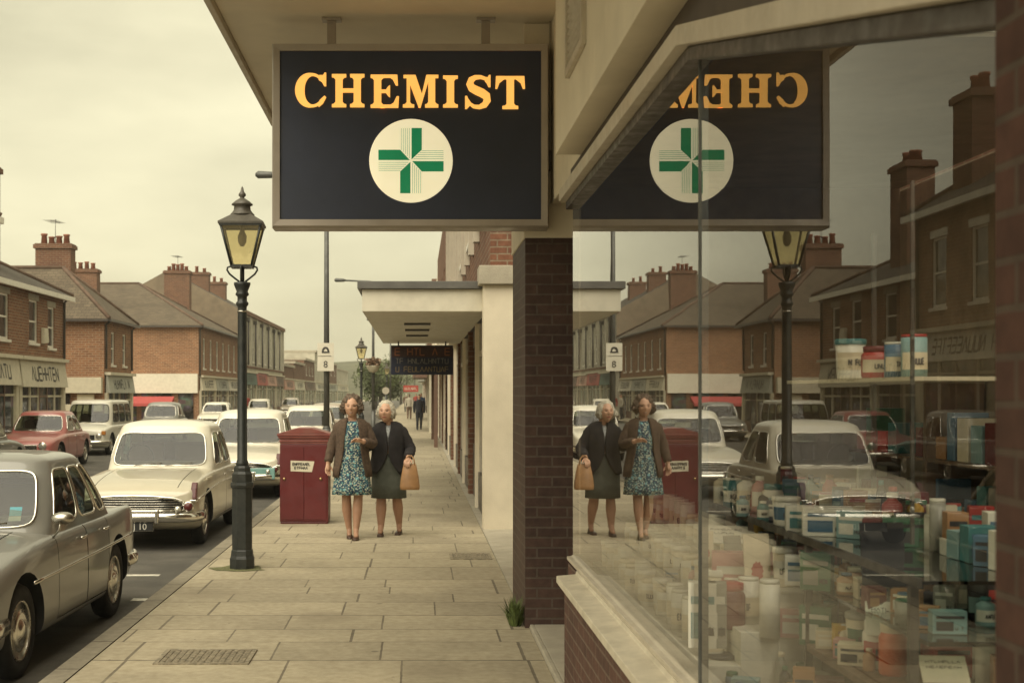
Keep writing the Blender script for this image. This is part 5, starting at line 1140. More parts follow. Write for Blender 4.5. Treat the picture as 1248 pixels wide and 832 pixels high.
def limb(mb,pts,rad,n=14):
    # smooth tapering tube through joints, with rounded ends
    P=[Vector(p) for p in pts]; out=[];rr=[]
    for i in range(len(P)-1):
        p0=P[max(i-1,0)];p1=P[i];p2=P[i+1];p3=P[min(i+2,len(P)-1)]
        for k in range(6):
            t=k/6; out.append(.5*((2*p1)+(p2-p0)*t+(2*p0-5*p1+4*p2-p3)*t*t+(3*p1-p0-3*p2+p3)*t**3)); rr.append(lerp(rad[i],rad[i+1],t))
    out.append(P[-1]); rr.append(rad[-1])
    d0=(out[0]-out[1]).normalized(); d1=(out[-1]-out[-2]).normalized()
    out=[out[0]+d0*rr[0]*.7]+out+[out[-1]+d1*rr[-1]*.7]; rr=[rr[0]*.5]+rr+[rr[-1]*.5]
    mb.tube(out,rr,n)
def hand(mb,wrist,tip,side,curl=.35,palmn=(0,-1,0),spread=.012):
    """palm plus four unequal bent fingers and a thumb from the side of the palm"""
    w=Vector(wrist); d=(Vector(tip)-w).normalized(); pn=Vector(palmn); pn=(pn-d*pn.dot(d)).normalized(); lat=d.cross(pn).normalized()*side
    limb(mb,[w-d*.02,w+d*.03,w+d*.075],[.021,.026,.024],10)
    for s in (-1,1): limb(mb,[w+d*.02+lat*.012*s,w+d*.078+lat*.022*s],[.016,.013],8)
    for k,(o,l) in enumerate([(-.030,.070),(-.010,.082),(.010,.076),(.029,.058)]):
        b=w+d*.075+lat*o; d1=(d+pn*curl*.5).normalized(); d2=(d+pn*curl*1.6).normalized(); d3=(d+pn*curl*2.6).normalized()
        limb(mb,[b-d*.02,b,b+d1*l*.42,b+d1*l*.42+d2*l*.33,b+d1*l*.42+d2*l*.33+d3*l*.25],[.0095,.0095,.0088,.008,.0068],8)
    b=w+d*.022-lat*.020; t1=(d*.75-lat*.65+pn*.25).normalized(); t2=(d*.95-lat*.15+pn*.4).normalized(); limb(mb,[b,b+t1*.042,b+t1*.042+t2*.032],[.013,.0105,.008],8)
def body(root,spec,voxel=.0042,teeth=False):
    teeth=spec.get('teeth',False)
    mb=MB(); g=spec
    torso=g['torso']  # list of (z,cx,cy,rx,ry)
    mb.rows([ell_ring((cx,cy),rx,ry,z,28) for z,cx,cy,rx,ry in torso],closed=True)
    for k in (0,-1):
        z,cx,cy,rx,ry=torso[k]; R0=ell_ring((cx,cy),rx,ry,z,28); mb.add(R0+[(cx,cy,z)],[(i,(i+1)%28,28) for i in range(28)],0,True)
    for pts,rad in g['limbs']: limb(mb,pts,rad)
    for h in g['hands']: hand(mb,*h)
    hm,mt=headmesh(*g['head']); mb.add(hm.v,hm.f,0,True)
    o=mb.build('body',[m_['skin'],m_['stocking'],m_['lip'],m_['eye'],m_['brow'],m_['eyewhite']],root,weld=False)
    md=o.modifiers.new('r','REMESH'); md.mode='VOXEL'; md.voxel_size=voxel; bake(o)
    md=o.modifiers.new('s','SMOOTH'); md.factor=.5; md.iterations=2; bake(o); smooth(o)
    inv=mt.inverted(); off=Vector((0,0,0))
    for m in (m_['skin'],m_['stocking'],m_['lip'],m_['eye'],m_['brow'],m_['eyewhite']):
        if m.name not in [x.name for x in o.data.materials]: o.data.materials.append(m)
    for p in o.data.polygons:
        c=p.center; q=inv@c; mi=0
        if c.z<g['stock']: mi=1
        if q.y<-.04 and -.13<q.z<.13:
            ax=abs(q.x)
            if teeth and ((q.x)/.016)**2+((q.z+.0625)/.0035)**2<1: mi=5
            if ((ax-.030)/.0115)**2+((q.z-.005)/.0052)**2<1: mi=3
            if mi!=5 and ((q.x)/.023)**2+((q.z+.0625)/.0075)**2<1: mi=2
            if ((ax-.032)/.017)**2+((q.z-.0285+5.0*(ax-.030)**2)/.0032)**2<1: mi=4
        p.material_index=mi
    return o,mt
def hair(root,mt,mat,lumps,amp=.016,fr=42,seed=0):
    mb=MB(); n,m=44,30; rows=[]
    for cx,cy,cz,rx,ry,rz in lumps:
        rows=[]
        for j in range(m+1):
            th=PI*j/m; r=[]
            for i in range(n):
                a=2*PI*i/n; d=Vector((math.sin(th)*math.cos(a),math.sin(th)*math.sin(a),math.cos(th)))
                k=noise.noise(d*3.2+Vector((seed,0,0)))*amp*1.2+abs(noise.noise(d*8+Vector((0,seed,0))))*amp*1.3
                p=mt@Vector((cx+d.x*(rx+k),cy+d.y*(ry+k),cz+d.z*(rz+k))); r.append(tuple(p))
            rows.append(r)
        mb.rows(rows,closed=True)
    return mb.build('hair',m_[mat],root,weld=False)
def cloth(name,root,rings,mat,closed=True,thick=.008,fn=None):
    mb=MB(); mb.rows(rings,closed=closed); o=mb.build(name,m_[mat],root)
    if thick: md=o.modifiers.new('t','SOLIDIFY'); md.thickness=thick; md.offset=1; bake(o)
    smooth(o); return o
def sleeve(mb,pts,rad): 
    P=[Vector(p) for p in pts]; out=[];rr=[]
    for i in range(len(P)-1):
        for k in range(7): t=k/7; out.append(P[i].lerp(P[i+1],t)); rr.append(lerp(rad[i],rad[i+1],t)*(1+.05*math.sin(k*2.1+i)))
    out.append(P[-1]); rr.append(rad[-1])
    # soften the elbow
    for _ in range(3): out=[out[0]]+[(out[i-1]+out[i]*2+out[i+1])/4 for i in range(1,len(out)-1)]+[out[-1]]
    d0=(out[0]-out[1]).normalized(); R0=rr[0]; c0=out[0]
    cap=[(c0+d0*R0*math.sin(a)*.75,R0*math.cos(a)) for a in (1.45,1.15,.8,.4)]
    mb.tube([p for p,_ in cap]+out,[q for _,q in cap]+rr,16)
def shoe(root,ank,yaw,heel=.035):
    mb=MB(); rows=[]
    for y,hw,zt,zb in [(.065,.012,.055,.0),(.055,.026,.065,.0),(.02,.031,.062,.022),(-.03,.032,.050,.018),(-.08,.038,.042,.004),(-.125,.037,.034,.0),(-.16,.027,.026,.0),(-.178,.010,.016,.002)]:
        rows.append([(-hw,y,zb),(-hw*1.02,y,(zb+zt)/2),(-hw*.7,y,zt),(0,y,zt+.004),(hw*.7,y,zt),(hw*1.02,y,(zb+zt)/2),(hw,y,zb)])
    mb.rows(rows,closed=True); mb.add(rows[0],[tuple(range(7))]); mb.add(rows[-1],[tuple(range(7))]); mb.box(-.022,.022,.02,.062,0,.03)
    mt=Matrix.Translation((ank[0],ank[1],ank[2]))@Matrix.Rotation(yaw,4,'Z'); mb.v=[tuple(mt@Vector(p)) for p in mb.v]; return mb.build('shoe',m_['shoe'],root)
# --- woman in the floral dress
w1=thing('person','woman in floral blue dress and open brown cardigan, smiling, walking arm in arm','person',(0,0,0),None)
S=1.0
b,mt=body(w1,dict(torso=[(.78,0,.01,.13,.11),(.86,0,.01,.165,.125),(.98,0,.0,.15,.115),(1.08,0,0,.14,.105),(1.20,0,-.005,.155,.115),(1.30,0,0,.155,.105),(1.36,0,.01,.125,.08),(1.42,0,.01,.065,.055)],
  limbs=[([(0,.01,1.40),(0,-.005,1.48),(0,-.015,1.53)],[.058,.05,.05]),
   ([(-.075,.02,.84),(-.066,.02,.50),(-.060,.045,.34),(-.046,.062,.20),(-.034,.07,.10)],[.09,.052,.057,.041,.031]),([(-.032,.07,.11),(-.032,.03,.06),(-.030,-.02,.045)],[.031,.029,.026]),
   ([(.075,.0,.84),(.068,-.04,.50),(.058,-.055,.34),(.050,-.08,.20),(.042,-.10,.10)],[.09,.052,.057,.041,.031]),([(.042,-.11,.11),(.043,-.15,.06),(.045,-.20,.045)],[.031,.029,.026]),
   ([(-.145,.01,1.345),(-.225,.03,1.12),(-.275,-.04,.90)],[.055,.042,.026]),([(.145,.01,1.345),(.235,-.01,1.13),(.115,-.22,1.175)],[.055,.042,.028])],
  hands=[((-.275,-.04,.90),(-.285,-.09,.70),1,.25,(.5,-.6,0)),((.115,-.22,1.175),(-.03,-.27,1.20),-1,.5,(0,-.5,-.6))],
  head=((-.01,-.035,1.575),1.10,-.05,-.03),stock=.52,teeth=True))
hair(w1,mt,'hairbrown',[(0,.034,.034,.094,.096,.105),(-.076,.026,-.005,.038,.062,.062),(.076,.026,-.005,.038,.062,.062)],.022,seed=3)
dz=lambda a: -.075*max(0,math.cos(a+PI/2))**8
D=[(1.425,0,.01,.085,.075,0),(1.40,0,.01,.13,.09,0),(1.36,0,.005,.17,.10,0),(1.29,0,0,.175,.122,.004),(1.20,0,-.005,.168,.130,.006),(1.08,0,0,.152,.118,.01),(.98,0,0,.163,.128,.014),(.87,0,.01,.182,.14,.022),(.74,0,.01,.195,.147,.036),(.62,.0,.0,.206,.158,.052),(.53,0,-.005,.214,.165,.065)]
cloth('dress',w1,[ell_ring((cx,cy),rx,ry,z,64,fold=f,nf=11,ph=z*3,dz=(dz if z>1.41 else None)) for z,cx,cy,rx,ry,f in D],'floral')
# cardigan: open front
cr=[]
for z,rx,ry,gap,f in [(1.435,.088,.08,.50,0),(1.41,.14,.098,.42,0),(1.36,.186,.112,.36,.004),(1.28,.192,.138,.40,.006),(1.18,.186,.146,.48,.01),(1.06,.178,.142,.56,.014),(.95,.190,.150,.62,.02),(.84,.208,.160,.70,.024),(.74,.215,.165,.78,.03)]:
    cr.append(ell_ring((0,.005),rx,ry,z,48,-PI/2+gap,3*PI/2-gap,fold=f,nf=7,ph=z*4))
cg=cloth('cardigan',w1,cr,'cardigan',closed=False,thick=.012)
mb=MB(); sleeve(mb,[(-.140,.01,1.340),(-.226,.03,1.12),(-.274,-.035,.92)],[.074,.062,.046]); mb.build('sleeve',m_['cardigan'],cg)
mb=MB(); sleeve(mb,[(.140,.01,1.340),(.24,-.01,1.125),(.135,-.20,1.17)],[.072,.064,.047]); mb.build('sleeve',m_['cardigan'],cg)
shoe(w1,(-.031,.07,0),.05); shoe(w1,(.043,-.105,0),-.06)
w1.location=(-.765,15.75,0); w1.rotation_euler=(0,0,.05); w1.scale=(1.05,1.05,1)
# --- older woman with white hair
w2=thing('person','white haired woman in black jacket and grey green skirt holding a tan handbag','person',(0,0,0),None)
b,mt=body(w2,dict(torso=[(.72,0,.02,.14,.12),(.80,0,.02,.17,.13),(.92,0,.015,.155,.12),(1.02,0,.01,.15,.115),(1.14,0,.0,.16,.12),(1.24,0,-.01,.155,.105),(1.30,0,-.01,.12,.08),(1.36,0,-.015,.065,.055)],
  limbs=[([(0,-.02,1.34),(0,-.05,1.42),(0,-.07,1.47)],[.058,.05,.05]),
   ([(-.08,.01,.80),(-.084,-.04,.46),(-.085,-.052,.32),(-.085,-.075,.19),(-.085,-.09,.10)],[.095,.056,.062,.045,.033]),([(-.085,-.10,.11),(-.088,-.14,.06),(-.09,-.19,.045)],[.035,.03,.026]),
   ([(.08,.03,.80),(.094,.03,.46),(.102,.07,.33),(.11,.10,.21),(.115,.12,.12)],[.095,.056,.062,.045,.033]),([(.115,.12,.12),(.117,.08,.07),(.12,.03,.05)],[.035,.03,.026]),
   ([(-.145,-.01,1.275),(-.225,-.02,1.08),(-.30,-.20,1.13)],[.057,.044,.028]),([(.145,-.01,1.275),(.245,.01,1.06),(.235,-.20,.96)],[.057,.044,.028])],
  hands=[((-.30,-.20,1.13),(-.42,-.25,1.19),1,.6,(0,-.4,-.7)),((.235,-.20,.96),(.22,-.29,.90),-1,.9,(0,.2,-1))],
  head=((-.03,-.095,1.505),1.08,-.12,-.14),stock=.50))
hair(w2,mt,'hairwhite',[(0,.032,.034,.091,.094,.104),(-.068,.028,-.005,.032,.058,.06),(.068,.028,-.005,.032,.058,.06)],.015,seed=8)
D=[(1.0,0,.01,.165,.13,0),(.90,0,.015,.18,.14,.004),(.78,0,.02,.192,.148,.008),(.62,0,.015,.192,.15,.012),(.455,0,.01,.196,.155,.014)]
cloth('skirt',w2,[ell_ring((cx,cy),rx,ry,z,56,fold=f,nf=6,ph=z*2) for z,cx,cy,rx,ry,f in D],'skirt')
cloth('blouse',w2,[ell_ring((0,-.01),rx,ry,z,40,dz=(lambda a:-.05*max(0,math.cos(a+PI/2))**6) if z>1.36 else None) for z,rx,ry in [(1.385,.070,.068),(1.34,.115,.085),(1.26,.16,.118),(1.10,.155,.124)]],'blouse')
cr=[]
for z,rx,ry,gap,f,cy in [(1.385,.085,.08,.34,0,-.01),(1.36,.14,.098,.22,0,-.01),(1.30,.186,.116,.13,.004,-.01),(1.20,.19,.142,.03,.006,-.005),(1.08,.182,.145,.01,.01,.0),(.98,.188,.148,.04,.012,.01),(.88,.202,.16,.22,.014,.012),(.80,.212,.166,.48,.018,.015),(.75,.216,.168,.66,.02,.015)]:
    cr.append(ell_ring((0,cy),rx,ry,z,52,-PI/2+gap,3*PI/2-gap,fold=f,nf=7,ph=z*5))
jk=cloth('jacket',w2,cr,'jacket',closed=False,thick=.012)
mb=MB(); sleeve(mb,[(-.140,-.01,1.275),(-.232,-.02,1.075),(-.285,-.17,1.12)],[.075,.066,.050]); mb.build('sleeve',m_['jacket'],jk)
mb=MB(); sleeve(mb,[(.140,-.01,1.275),(.255,.01,1.05),(.236,-.18,.965)],[.076,.068,.054]); mb.build('sleeve',m_['jacket'],jk)
mb=MB(); cl_=[]
for s in (-1,1): mb.add([(s*.03,-.088,1.37),(s*.085,-.07,1.385),(s*.115,-.118,1.28),(s*.02,-.156,1.16)],[(0,1,2,3)])
lp=mb.build('lapel',m_['jacket'],jk)
md=lp.modifiers.new('t','SOLIDIFY'); md.thickness=.008; bake(lp)
shoe(w2,(-.087,-.095,0),.03); s2=shoe(w2,(.117,.115,.0),-.1)
w2.location=(-.335,16.15,0); w2.rotation_euler=(0,0,-.04); w2.scale=(1.06,1.05,1)
# handbag
hb=thing('handbag','tan leather handbag with upright handles carried by the white haired woman','handbag',(-.055,15.92,.53))
mb=MB(); rows=[]
bx,by=-.075,15.90
for z,hx,hy in [(.575,.125,.062),(.58,.138,.07),(.62,.142,.07),(.72,.128,.062),(.82,.106,.045),(.875,.092,.03),(.885,.088,.022)]:
    hx*=.86
    rows.append([(bx+hx*c_*(1 if abs(c_)<.9 else .98),by+hy*s_,z) for c_,s_ in [(-1,-.6),(-.85,-1),(0,-1.06),(.85,-1),(1,-.6),(1,.6),(.85,1),(0,1.06),(-.85,1),(-1,.6)]])
mb.rows(rows,closed=True); mb.add(rows[0],[tuple(range(10))]); mb.add(rows[-1],[tuple(range(10))]); mb.build('bag',m_['bag'],hb,bevel=0)
for yy in (-.02,.02):
    mb=MB(); mb.tube([(bx-.06,by+yy*1.3,.86),(bx-.05,by+yy,.94),(bx-.015,by+yy*.4,.985),(bx+.02,by+yy*.4,.985),(bx+.05,by+yy,.94),(bx+.06,by+yy*1.3,.86)],.0075,8); mb.build('handle',m_['bag'],hb)
# small walkers far along the pavement
def walker(x,y,h,rz,label,mats,skirt=False,seed=0):
    t=thing('person',label,'person',(0,0,0),'people far along the pavement'); k=h/1.7; mb=MB(); st=.16
    mb.rows([ell_ring((0,0),rx*1.0,ry,z,16) for z,rx,ry in [(.82,.15,.11),(.95,.16,.12),(1.15,.17,.12),(1.32,.19,.11),(1.40,.15,.09),(1.45,.06,.06)]],closed=True)
    for z,rx,ry,i in ((.82,.15,.11,0),(1.45,.06,.06,1)):
        g_=ell_ring((0,0),rx,ry,z,16); mb.add(g_+[(0,0,z)],[(q,(q+1)%16,16) for q in range(16)],0,True)
    limb(mb,[(0,0,1.36),(0,-.01,1.54)],[.065,.06]); limb(mb,[(-.09,0,.86),(-.09,-.06,.48),(-.09,-.02,.06)],[.10,.07,.05]); limb(mb,[(.09,0,.86),(.09,.02,.48),(.10,.16,.10)],[.10,.07,.05]); limb(mb,[(-.09,.0,.05),(-.09,-.14,.04)],[.045,.035]); limb(mb,[(.10,.18,.08),(.10,.05,.05)],[.045,.035])
    limb(mb,[(-.2,0,1.36),(-.25,.04,1.08),(-.25,-.08,.84)],[.065,.055,.04]); limb(mb,[(.2,0,1.36),(.25,-.02,1.08),(.25,.06,.84)],[.065,.055,.04])
    hm,_=headmesh((0,-.02,1.60),1.0,0,0); mb.add(hm.v,hm.f,0,True)
    mb.v=[(a*k,b*k,c*k) for a,b,c in mb.v]
    o=mb.build('body',[m_['skin'],mats[0],mats[1],mats[2]],t,weld=False); md=o.modifiers.new('r','REMESH'); md.mode='VOXEL'; md.voxel_size=.016; bake(o); smooth(o)
    for m in (m_['skin'],*mats):
        if m.name not in [x.name for x in o.data.materials]: o.data.materials.append(m)
    for p in o.data.polygons:
        z=p.center.z/k; p.material_index=1 if .84<z<1.46 else 2 if z<=.84 else (3 if (z>1.64 or p.center.y>.03) else 0)
    t.location=(x,y,0); t.rotation_euler=(0,0,rz)
    return t
dk=M('dark_coat',(.03,.03,.035),.9); bl=M('blue_coat',(.05,.07,.12),.9); bn=M('brown_coat',(.13,.08,.05),.9); pl=M('pale_coat',(.4,.36,.28),.9); rd=M('red_top',(.30,.05,.04),.9)
walker(.15,62,1.68,.1,'distant person in dark coat and trousers near the shop doors',(dk,dk,m_['hairbrown']))
walker(-.45,88,1.7,PI,'distant person in pale coat walking away on the pavement',(pl,bn,m_['hairbrown']))
walker(.35,90,1.75,0,'distant person in blue coat and brown trousers by the far shops',(bl,bn,m_['hairbrown']))
walker(-.9,120,1.7,PI,'tiny distant person in brown coat near the kerb',(bn,dk,m_['hairwhite']))
walker(.0,125,1.7,0,'tiny distant person in red top in mid pavement',(rd,dk,m_['hairbrown']))
walker(-11.9,92,1.7,.4,'distant person in red top on the opposite pavement',(rd,pl,m_['hairbrown']))
walker(-11.8,88,1.65,PI/2,'distant person in pale coat on the opposite pavement',(pl,dk,m_['hairbrown']))
_before=set(bpy.data.objects)
# ------------------------------------------------------------------ display inside the window
pcol=dict(white=(.62,.59,.50),cream=(.58,.50,.36),teal=(.045,.165,.17),blue=(.06,.13,.20),red=(.33,.035,.03),orange=(.50,.10,.03),yellow=(.55,.33,.04),green=(.04,.13,.07),dark=(.02,.02,.025),tan=(.33,.17,.075),pink=(.45,.22,.2),grey=(.25,.24,.2),navy=(.02,.035,.07),maroon=(.12,.02,.022),aqua=(.19,.30,.30),glassy=(.42,.44,.40))
for k,c in pcol.items(): m_['p_'+k]=M('pack_'+k,tuple(min(.8,q*1.05) for q in c),.45,var=.07,scale=12)
m_['print']=M('printed_marks',(.06,.05,.05),.6); m_['shelfwood']=M('shelf_wood',(.14,.085,.05),.5,var=.2,scale=5); m_['shelfmetal']=M('shelf_metal',(.11,.10,.085),.4,metal=.5)
FLOOR=.50
def at(px,py,z): # a spot on a level shelf seen at that pixel
    d=(CAMH-z)*F/(py-479); return ((px-507)/F*d,d,z)
def bottle(x,y,z,r,h,colr,cap,label,kind='bottle',lab=None,group=None,shape='b'):
    n={'b':'bottle','j':'jar','t':'tub','c':'canister'}[shape]
    o=thing(n,label,n,(x,y,z),group)
    if shape=='b': prof=[(r*.94,0),(r,.008),(r,h*.68),(r*.92,h*.75),(r*.5,h*.84),(r*.42,h*.88),(r*.42,h*.90)]; cp=[(r*.5,h*.885),(r*.52,h*.89),(r*.52,h),(0,h)]
    elif shape=='j': prof=[(r*.92,0),(r,.01),(r,h*.72),(r*.86,h*.80),(r*.80,h*.82),(r*.80,h*.84)]; cp=[(r*.86,h*.825),(r*.88,h*.83),(r*.88,h*.985),(r*.84,h),(0,h)]
    elif shape=='t': prof=[(r*.88,0),(r*.9,.006),(r,h*.86)]; cp=[(r*1.05,h*.86),(r*1.06,h*.87),(r*1.06,h*.98),(r*1.0,h),(0,h)]
    else: prof=[(r,0),(r,h*.93)]; cp=[(r*.97,h*.93),(r*.97,h),(0,h)]
    mb=MB(); mb.lathe(prof,(x,y,z),20); bd=mb.build('container',m_['p_'+colr],o)
    mb=MB(); mb.lathe(cp,(x,y,z),18); mb.build('lid',m_['p_'+cap],o)
    if lab:
        mb=MB(); z0,z1=(.18,.58) if shape!='t' else (.22,.66); k=(lambda q:1.0) if shape!='t' else (lambda q:.9+.1*q/.86)
        rows=[[(x+r*1.012*k(zz)*math.cos(a),y+r*1.012*k(zz)*math.sin(a),z+h*zz) for a in [-PI*.95+i*PI*.95/10 for i in range(11)]] for zz in (z0,z1)]
        mb.rows(rows); lb=mb.build('paper_label',m_['p_'+lab],bd)
        mb=MB(); scribble(mb,lambda u,v:(x-r*.45+u*.9, y-math.sqrt(max(1e-6,(r*1.03)**2-(u*.9-r*.45)**2))-.001, z+h*(z0+.12)+v),4,r*1.0,h*.14,t=.25); mb.build('lettering',m_['print'],bd)
    return o
def carton(x,y,z,w,d,h,rz,colr,accent,label,group=None,nm='carton'):
    o=thing(nm,label,nm.replace('_',' '),(x,y,z),group)
    mb=MB(); mb.obox((x,y,z+h/2),w,d,h,rz); mb.build('box',m_['p_'+colr],o,bevel=.002)
    mt=Matrix.Translation((x,y,z))@Matrix.Rotation(rz,4,'Z')
    P=lambda u,v: tuple(mt@Vector((u,-d/2-.0015,v)))
    mb=MB(); mb.quad(P(-w*.4,h*.15),P(w*.1,h*.15),P(w*.1,h*.55),P(-w*.4,h*.55)); 
    mb.quad(P(-w*.4,h*.68),P(w*.42,h*.68),P(w*.42,h*.80),P(-w*.4,h*.80)); mb.build('print',m_['p_'+accent],o)
    mb=MB(); scribble(mb,lambda u,v:P(-w*.05+w*.2+u,h*.2+v),3,w*.25,h*.12,t=.25); mb.build('lettering',m_['print'],o)
    return o
def card(x,y,z,w,h,rz,tilt,colr,blob,label,text=0):
    o=thing('show_card',label,'show card',(x,y,z)); mt=Matrix.Translation((x,y,z))@Matrix.Rotation(rz,4,'Z')@Matrix.Rotation(-tilt,4,'X')
    mb=MB(); vs=[mt@Vector((a*w/2,b*.003,c*h)) for c in (0,1) for b in (-1,1) for a in (-1,1)]; mb.add(vs,[(0,2,3,1),(4,5,7,6),(0,1,5,4),(2,6,7,3),(0,4,6,2),(1,3,7,5)]); mb.build('card',m_['p_'+colr],o)
    P=lambda u,v: tuple(mt@Vector((u,-.0045,v)))
    if blob:
        mb=MB(); rg=random.Random(int(x*1000)); pts=[]
        for i in range(22): a=2*PI*i/22; rr=(.19 if i%2 else .235)*w*(1+.2*rg.random()); pts.append(P(rr*1.0*math.cos(a),h*.5+rr*1.5*math.sin(a)))
        mb.add(pts+[P(0,h*.5)],[(i,(i+1)%22,22) for i in range(22)]); mb.build('print',m_['p_'+blob],o)
    if text:
        mb=MB()
        for k in range(text): scribble(mb,lambda u,v:P(-w*.38+u,h*(.72-.2*k)+v),8,w*.76,h*.09,t=.2)
        mb.build('lettering',m_['print'],o)
    # strut
    mb=MB(); b=mt@Vector((0,.004,h*.6)); mb.tube([b,(b.x+.0,b.y+h*.25,z)],.004,5); mb.build('strut',m_['p_grey'],o)
    return o
# stands
st=thing('display_shelves','dark metal display stand with glass top shelf behind the near pane','display stand',(1.9,5.6,FLOOR))
mb=MB(); mb.box(1.60,2.2,4.15,7.3,1.135,1.147); mb.build('glass_shelf',m_['clearglass'],st)
mb=MB(); mb.box(1.585,1.60,4.15,7.3,1.125,1.155); mb.box(2.2,2.215,4.15,7.3,1.125,1.155); mb.build('shelf_edge',m_['shelfmetal'],st)
for x in (1.59,2.205):
    for y in (4.2,5.32,7.25): mb=MB(); mb.box(x-.014,x+.014,y-.014,y+.014,FLOOR,1.124); mb.build('upright',m_['shelfmetal'],st)
for z,mat in ((.735,'shelfwood'),): mb=MB(); mb.box(1.57,2.25,3.3,5.28,z-.03,z); mb.build('shelf',m_[mat],st,bevel=.004)
mb=MB(); mb.box(1.62,2.2,5.36,7.2,.70,.72); mb.build('shelf',m_['shelfwood'],st,bevel=.003)
mb=MB(); mb.box(1.64,2.2,4.2,7.25,.93,.945); mb.build('shelf',m_['clearglass'],st)
us=thing('wall_shelf','upper shelf on thin chrome uprights holding bright tubs behind the near pane','shelf',(1.95,5.4,FLOOR))
mb=MB(); mb.box(1.78,2.2,4.7,6.3,1.785,1.80); mb.build('shelf',m_['p_cream'],us)
for y in (4.72,6.28): mb=MB(); mb.box(2.18,2.2,y-.01,y+.01,FLOOR,2.5); mb.build('upright',m_['shelfmetal'],us)
mb=MB(); mb.box(1.773,1.785,4.70,4.712,FLOOR+.7,2.5); mb.build('upright',m_['shelfmetal'],us)
stp=thing('display_step','low wooden display step carrying jars near the glass joint','display step',(1.42,6.2,FLOOR)); mb=MB(); mb.box(1.34,1.60,5.75,7.2,FLOOR+.2,FLOOR+.22); mb.build('top',m_['shelfwood'],stp); mb=MB(); mb.box(1.36,1.58,5.8,7.15,FLOOR,FLOOR+.198); mb.build('base',m_['interior'],stp)
bk=thing('back_shelving','dark wall shelving at the back of the shop filled with medicine packs','shelving',(3.2,5.5,FLOOR))
for z in (.95,1.35): mb=MB(); mb.box(3.05,3.39,2.6,9.6,z-.02,z); mb.build('shelf',m_['shelfwood'],bk)
for y in (2.6,4.35,6.1,7.85,9.58): mb=MB(); mb.box(3.04,3.39,y-.02,y+.02,.5,1.8); mb.build('upright',m_['shelfwood'],bk)
# packs along the back wall: far inside, plain shapes
rg=random.Random(21); cols=list(pcol); 
PU=set()
for z,sn in ((.95,'lower'),(1.35,'upper')):
    y=2.7
    while y<9.4:
        w=rg.uniform(.10,.26); h=rg.uniform(.12,.30); c=None
        sz='tall' if h>.24 else 'short' if h<.18 else 'wide' if w>.18 else 'narrow'
        for _ in range(60):
            c=rg.choice(['cream','white','teal','red','tan','green','navy','pink','grey','aqua','maroon','blue','yellow']); L=f"{sz} {dict(aqua='pale blue').get(c,c)} pack on the {sn} back shelf"
            if L not in PU: break
        else: c=None
        if c and rg.random()<.75:
            PU.add(L); mb=MB(); mb.box(3.10,3.30,y,y+w*.8,z+.001,z+h); o=mb.build('medicine_pack',m_['p_'+c],None,bevel=.004); tag(o,L,'medicine pack','packs on the back shelving')
        y+=w
# top shelf tubs
for i,(x,y,r,h,c,cp,sh,lb) in enumerate([(1.86,5.62,.062,.17,'white','teal','t','large white tub with teal lid on the upper shelf'),(1.88,5.36,.06,.13,'red','maroon','j','dark red jar on the upper shelf beside the teal lidded tub'),(1.90,5.18,.05,.14,'blue','white','c','blue canister with white top on the upper shelf'),(1.92,5.06,.048,.165,'aqua','red','c','pale blue canister with red top at the right end of upper shelf')]): bottle(x,y,1.801,r,h,c,cp,lb,shape=sh,lab='cream')
# glass shelf goods (pixel of base, radius, height ...)
Z=1.148
for px,py,r,h,c,cp,sh,la,lb in [
 (880,614,.045,.16,'cream','dark','b','white','cream bottle with dark cap at the far left of the glass shelf'),(893,617,.05,.15,'teal','white','c','white','teal canister with white label second from the left on the glass shelf'),
 (910,620,.05,.17,'white','dark','b','cream','white bottle with dark cap beside the teal canister'),(926,624,.04,.18,'pink','white','b','white','slim pink bottle in the back row on the glass shelf'),
 (942,627,.05,.15,'white','teal','j','aqua','white jar with teal lid in mid row of glass shelf'),(958,640,.06,.13,'white','white','t','blue','white tub with broad blue label in front on the glass shelf'),
 (993,622,.042,.16,'yellow','dark','b',None,'yellow bottle with dark cap standing out on the glass shelf'),(968,618,.045,.11,'red','white','c','white','short red tin behind the white tub on the glass shelf'),
 (905,629,.03,.10,'aqua','blue','b','white','little pale blue bottle in the front row of the glass shelf'),(930,634,.028,.09,'teal','white','b','white','tiny teal bottle by the white tub on the glass shelf'),
 (1138,668,.035,.13,'white','white','c',None,'plain white cylinder at the right end of the glass shelf')]:
    x,y,z=at(px,py,Z); bottle(x,y,Z,r,h,c,cp,lb,shape=sh,lab=la)
for px,py,w,d,h,rz,c,a,lb in [(978,647,.14,.08,.11,-.2,'white','teal','white carton with teal panel on the glass shelf'),(1008,652,.20,.10,.12,-.25,'white','blue','largest white carton with blue panel at the shelf corner'),(1041,655,.12,.08,.11,-.7,'aqua','white','pale blue carton turned sideways at the right of the glass shelf'),
   (1078,662,.16,.12,.10,-.4,'maroon','cream','dark red carton on the right half of glass shelf'),(1105,664,.18,.14,.11,-.3,'green','dark','dark green carton behind the thin upright on the glass shelf'),(1166,676,.10,.08,.06,-.1,'white','red','small white carton with red end at the far right of glass shelf')]:
    x,y,z=at(px,py,Z); carton(x,y,Z,w,d,h,rz,c,a,lb)
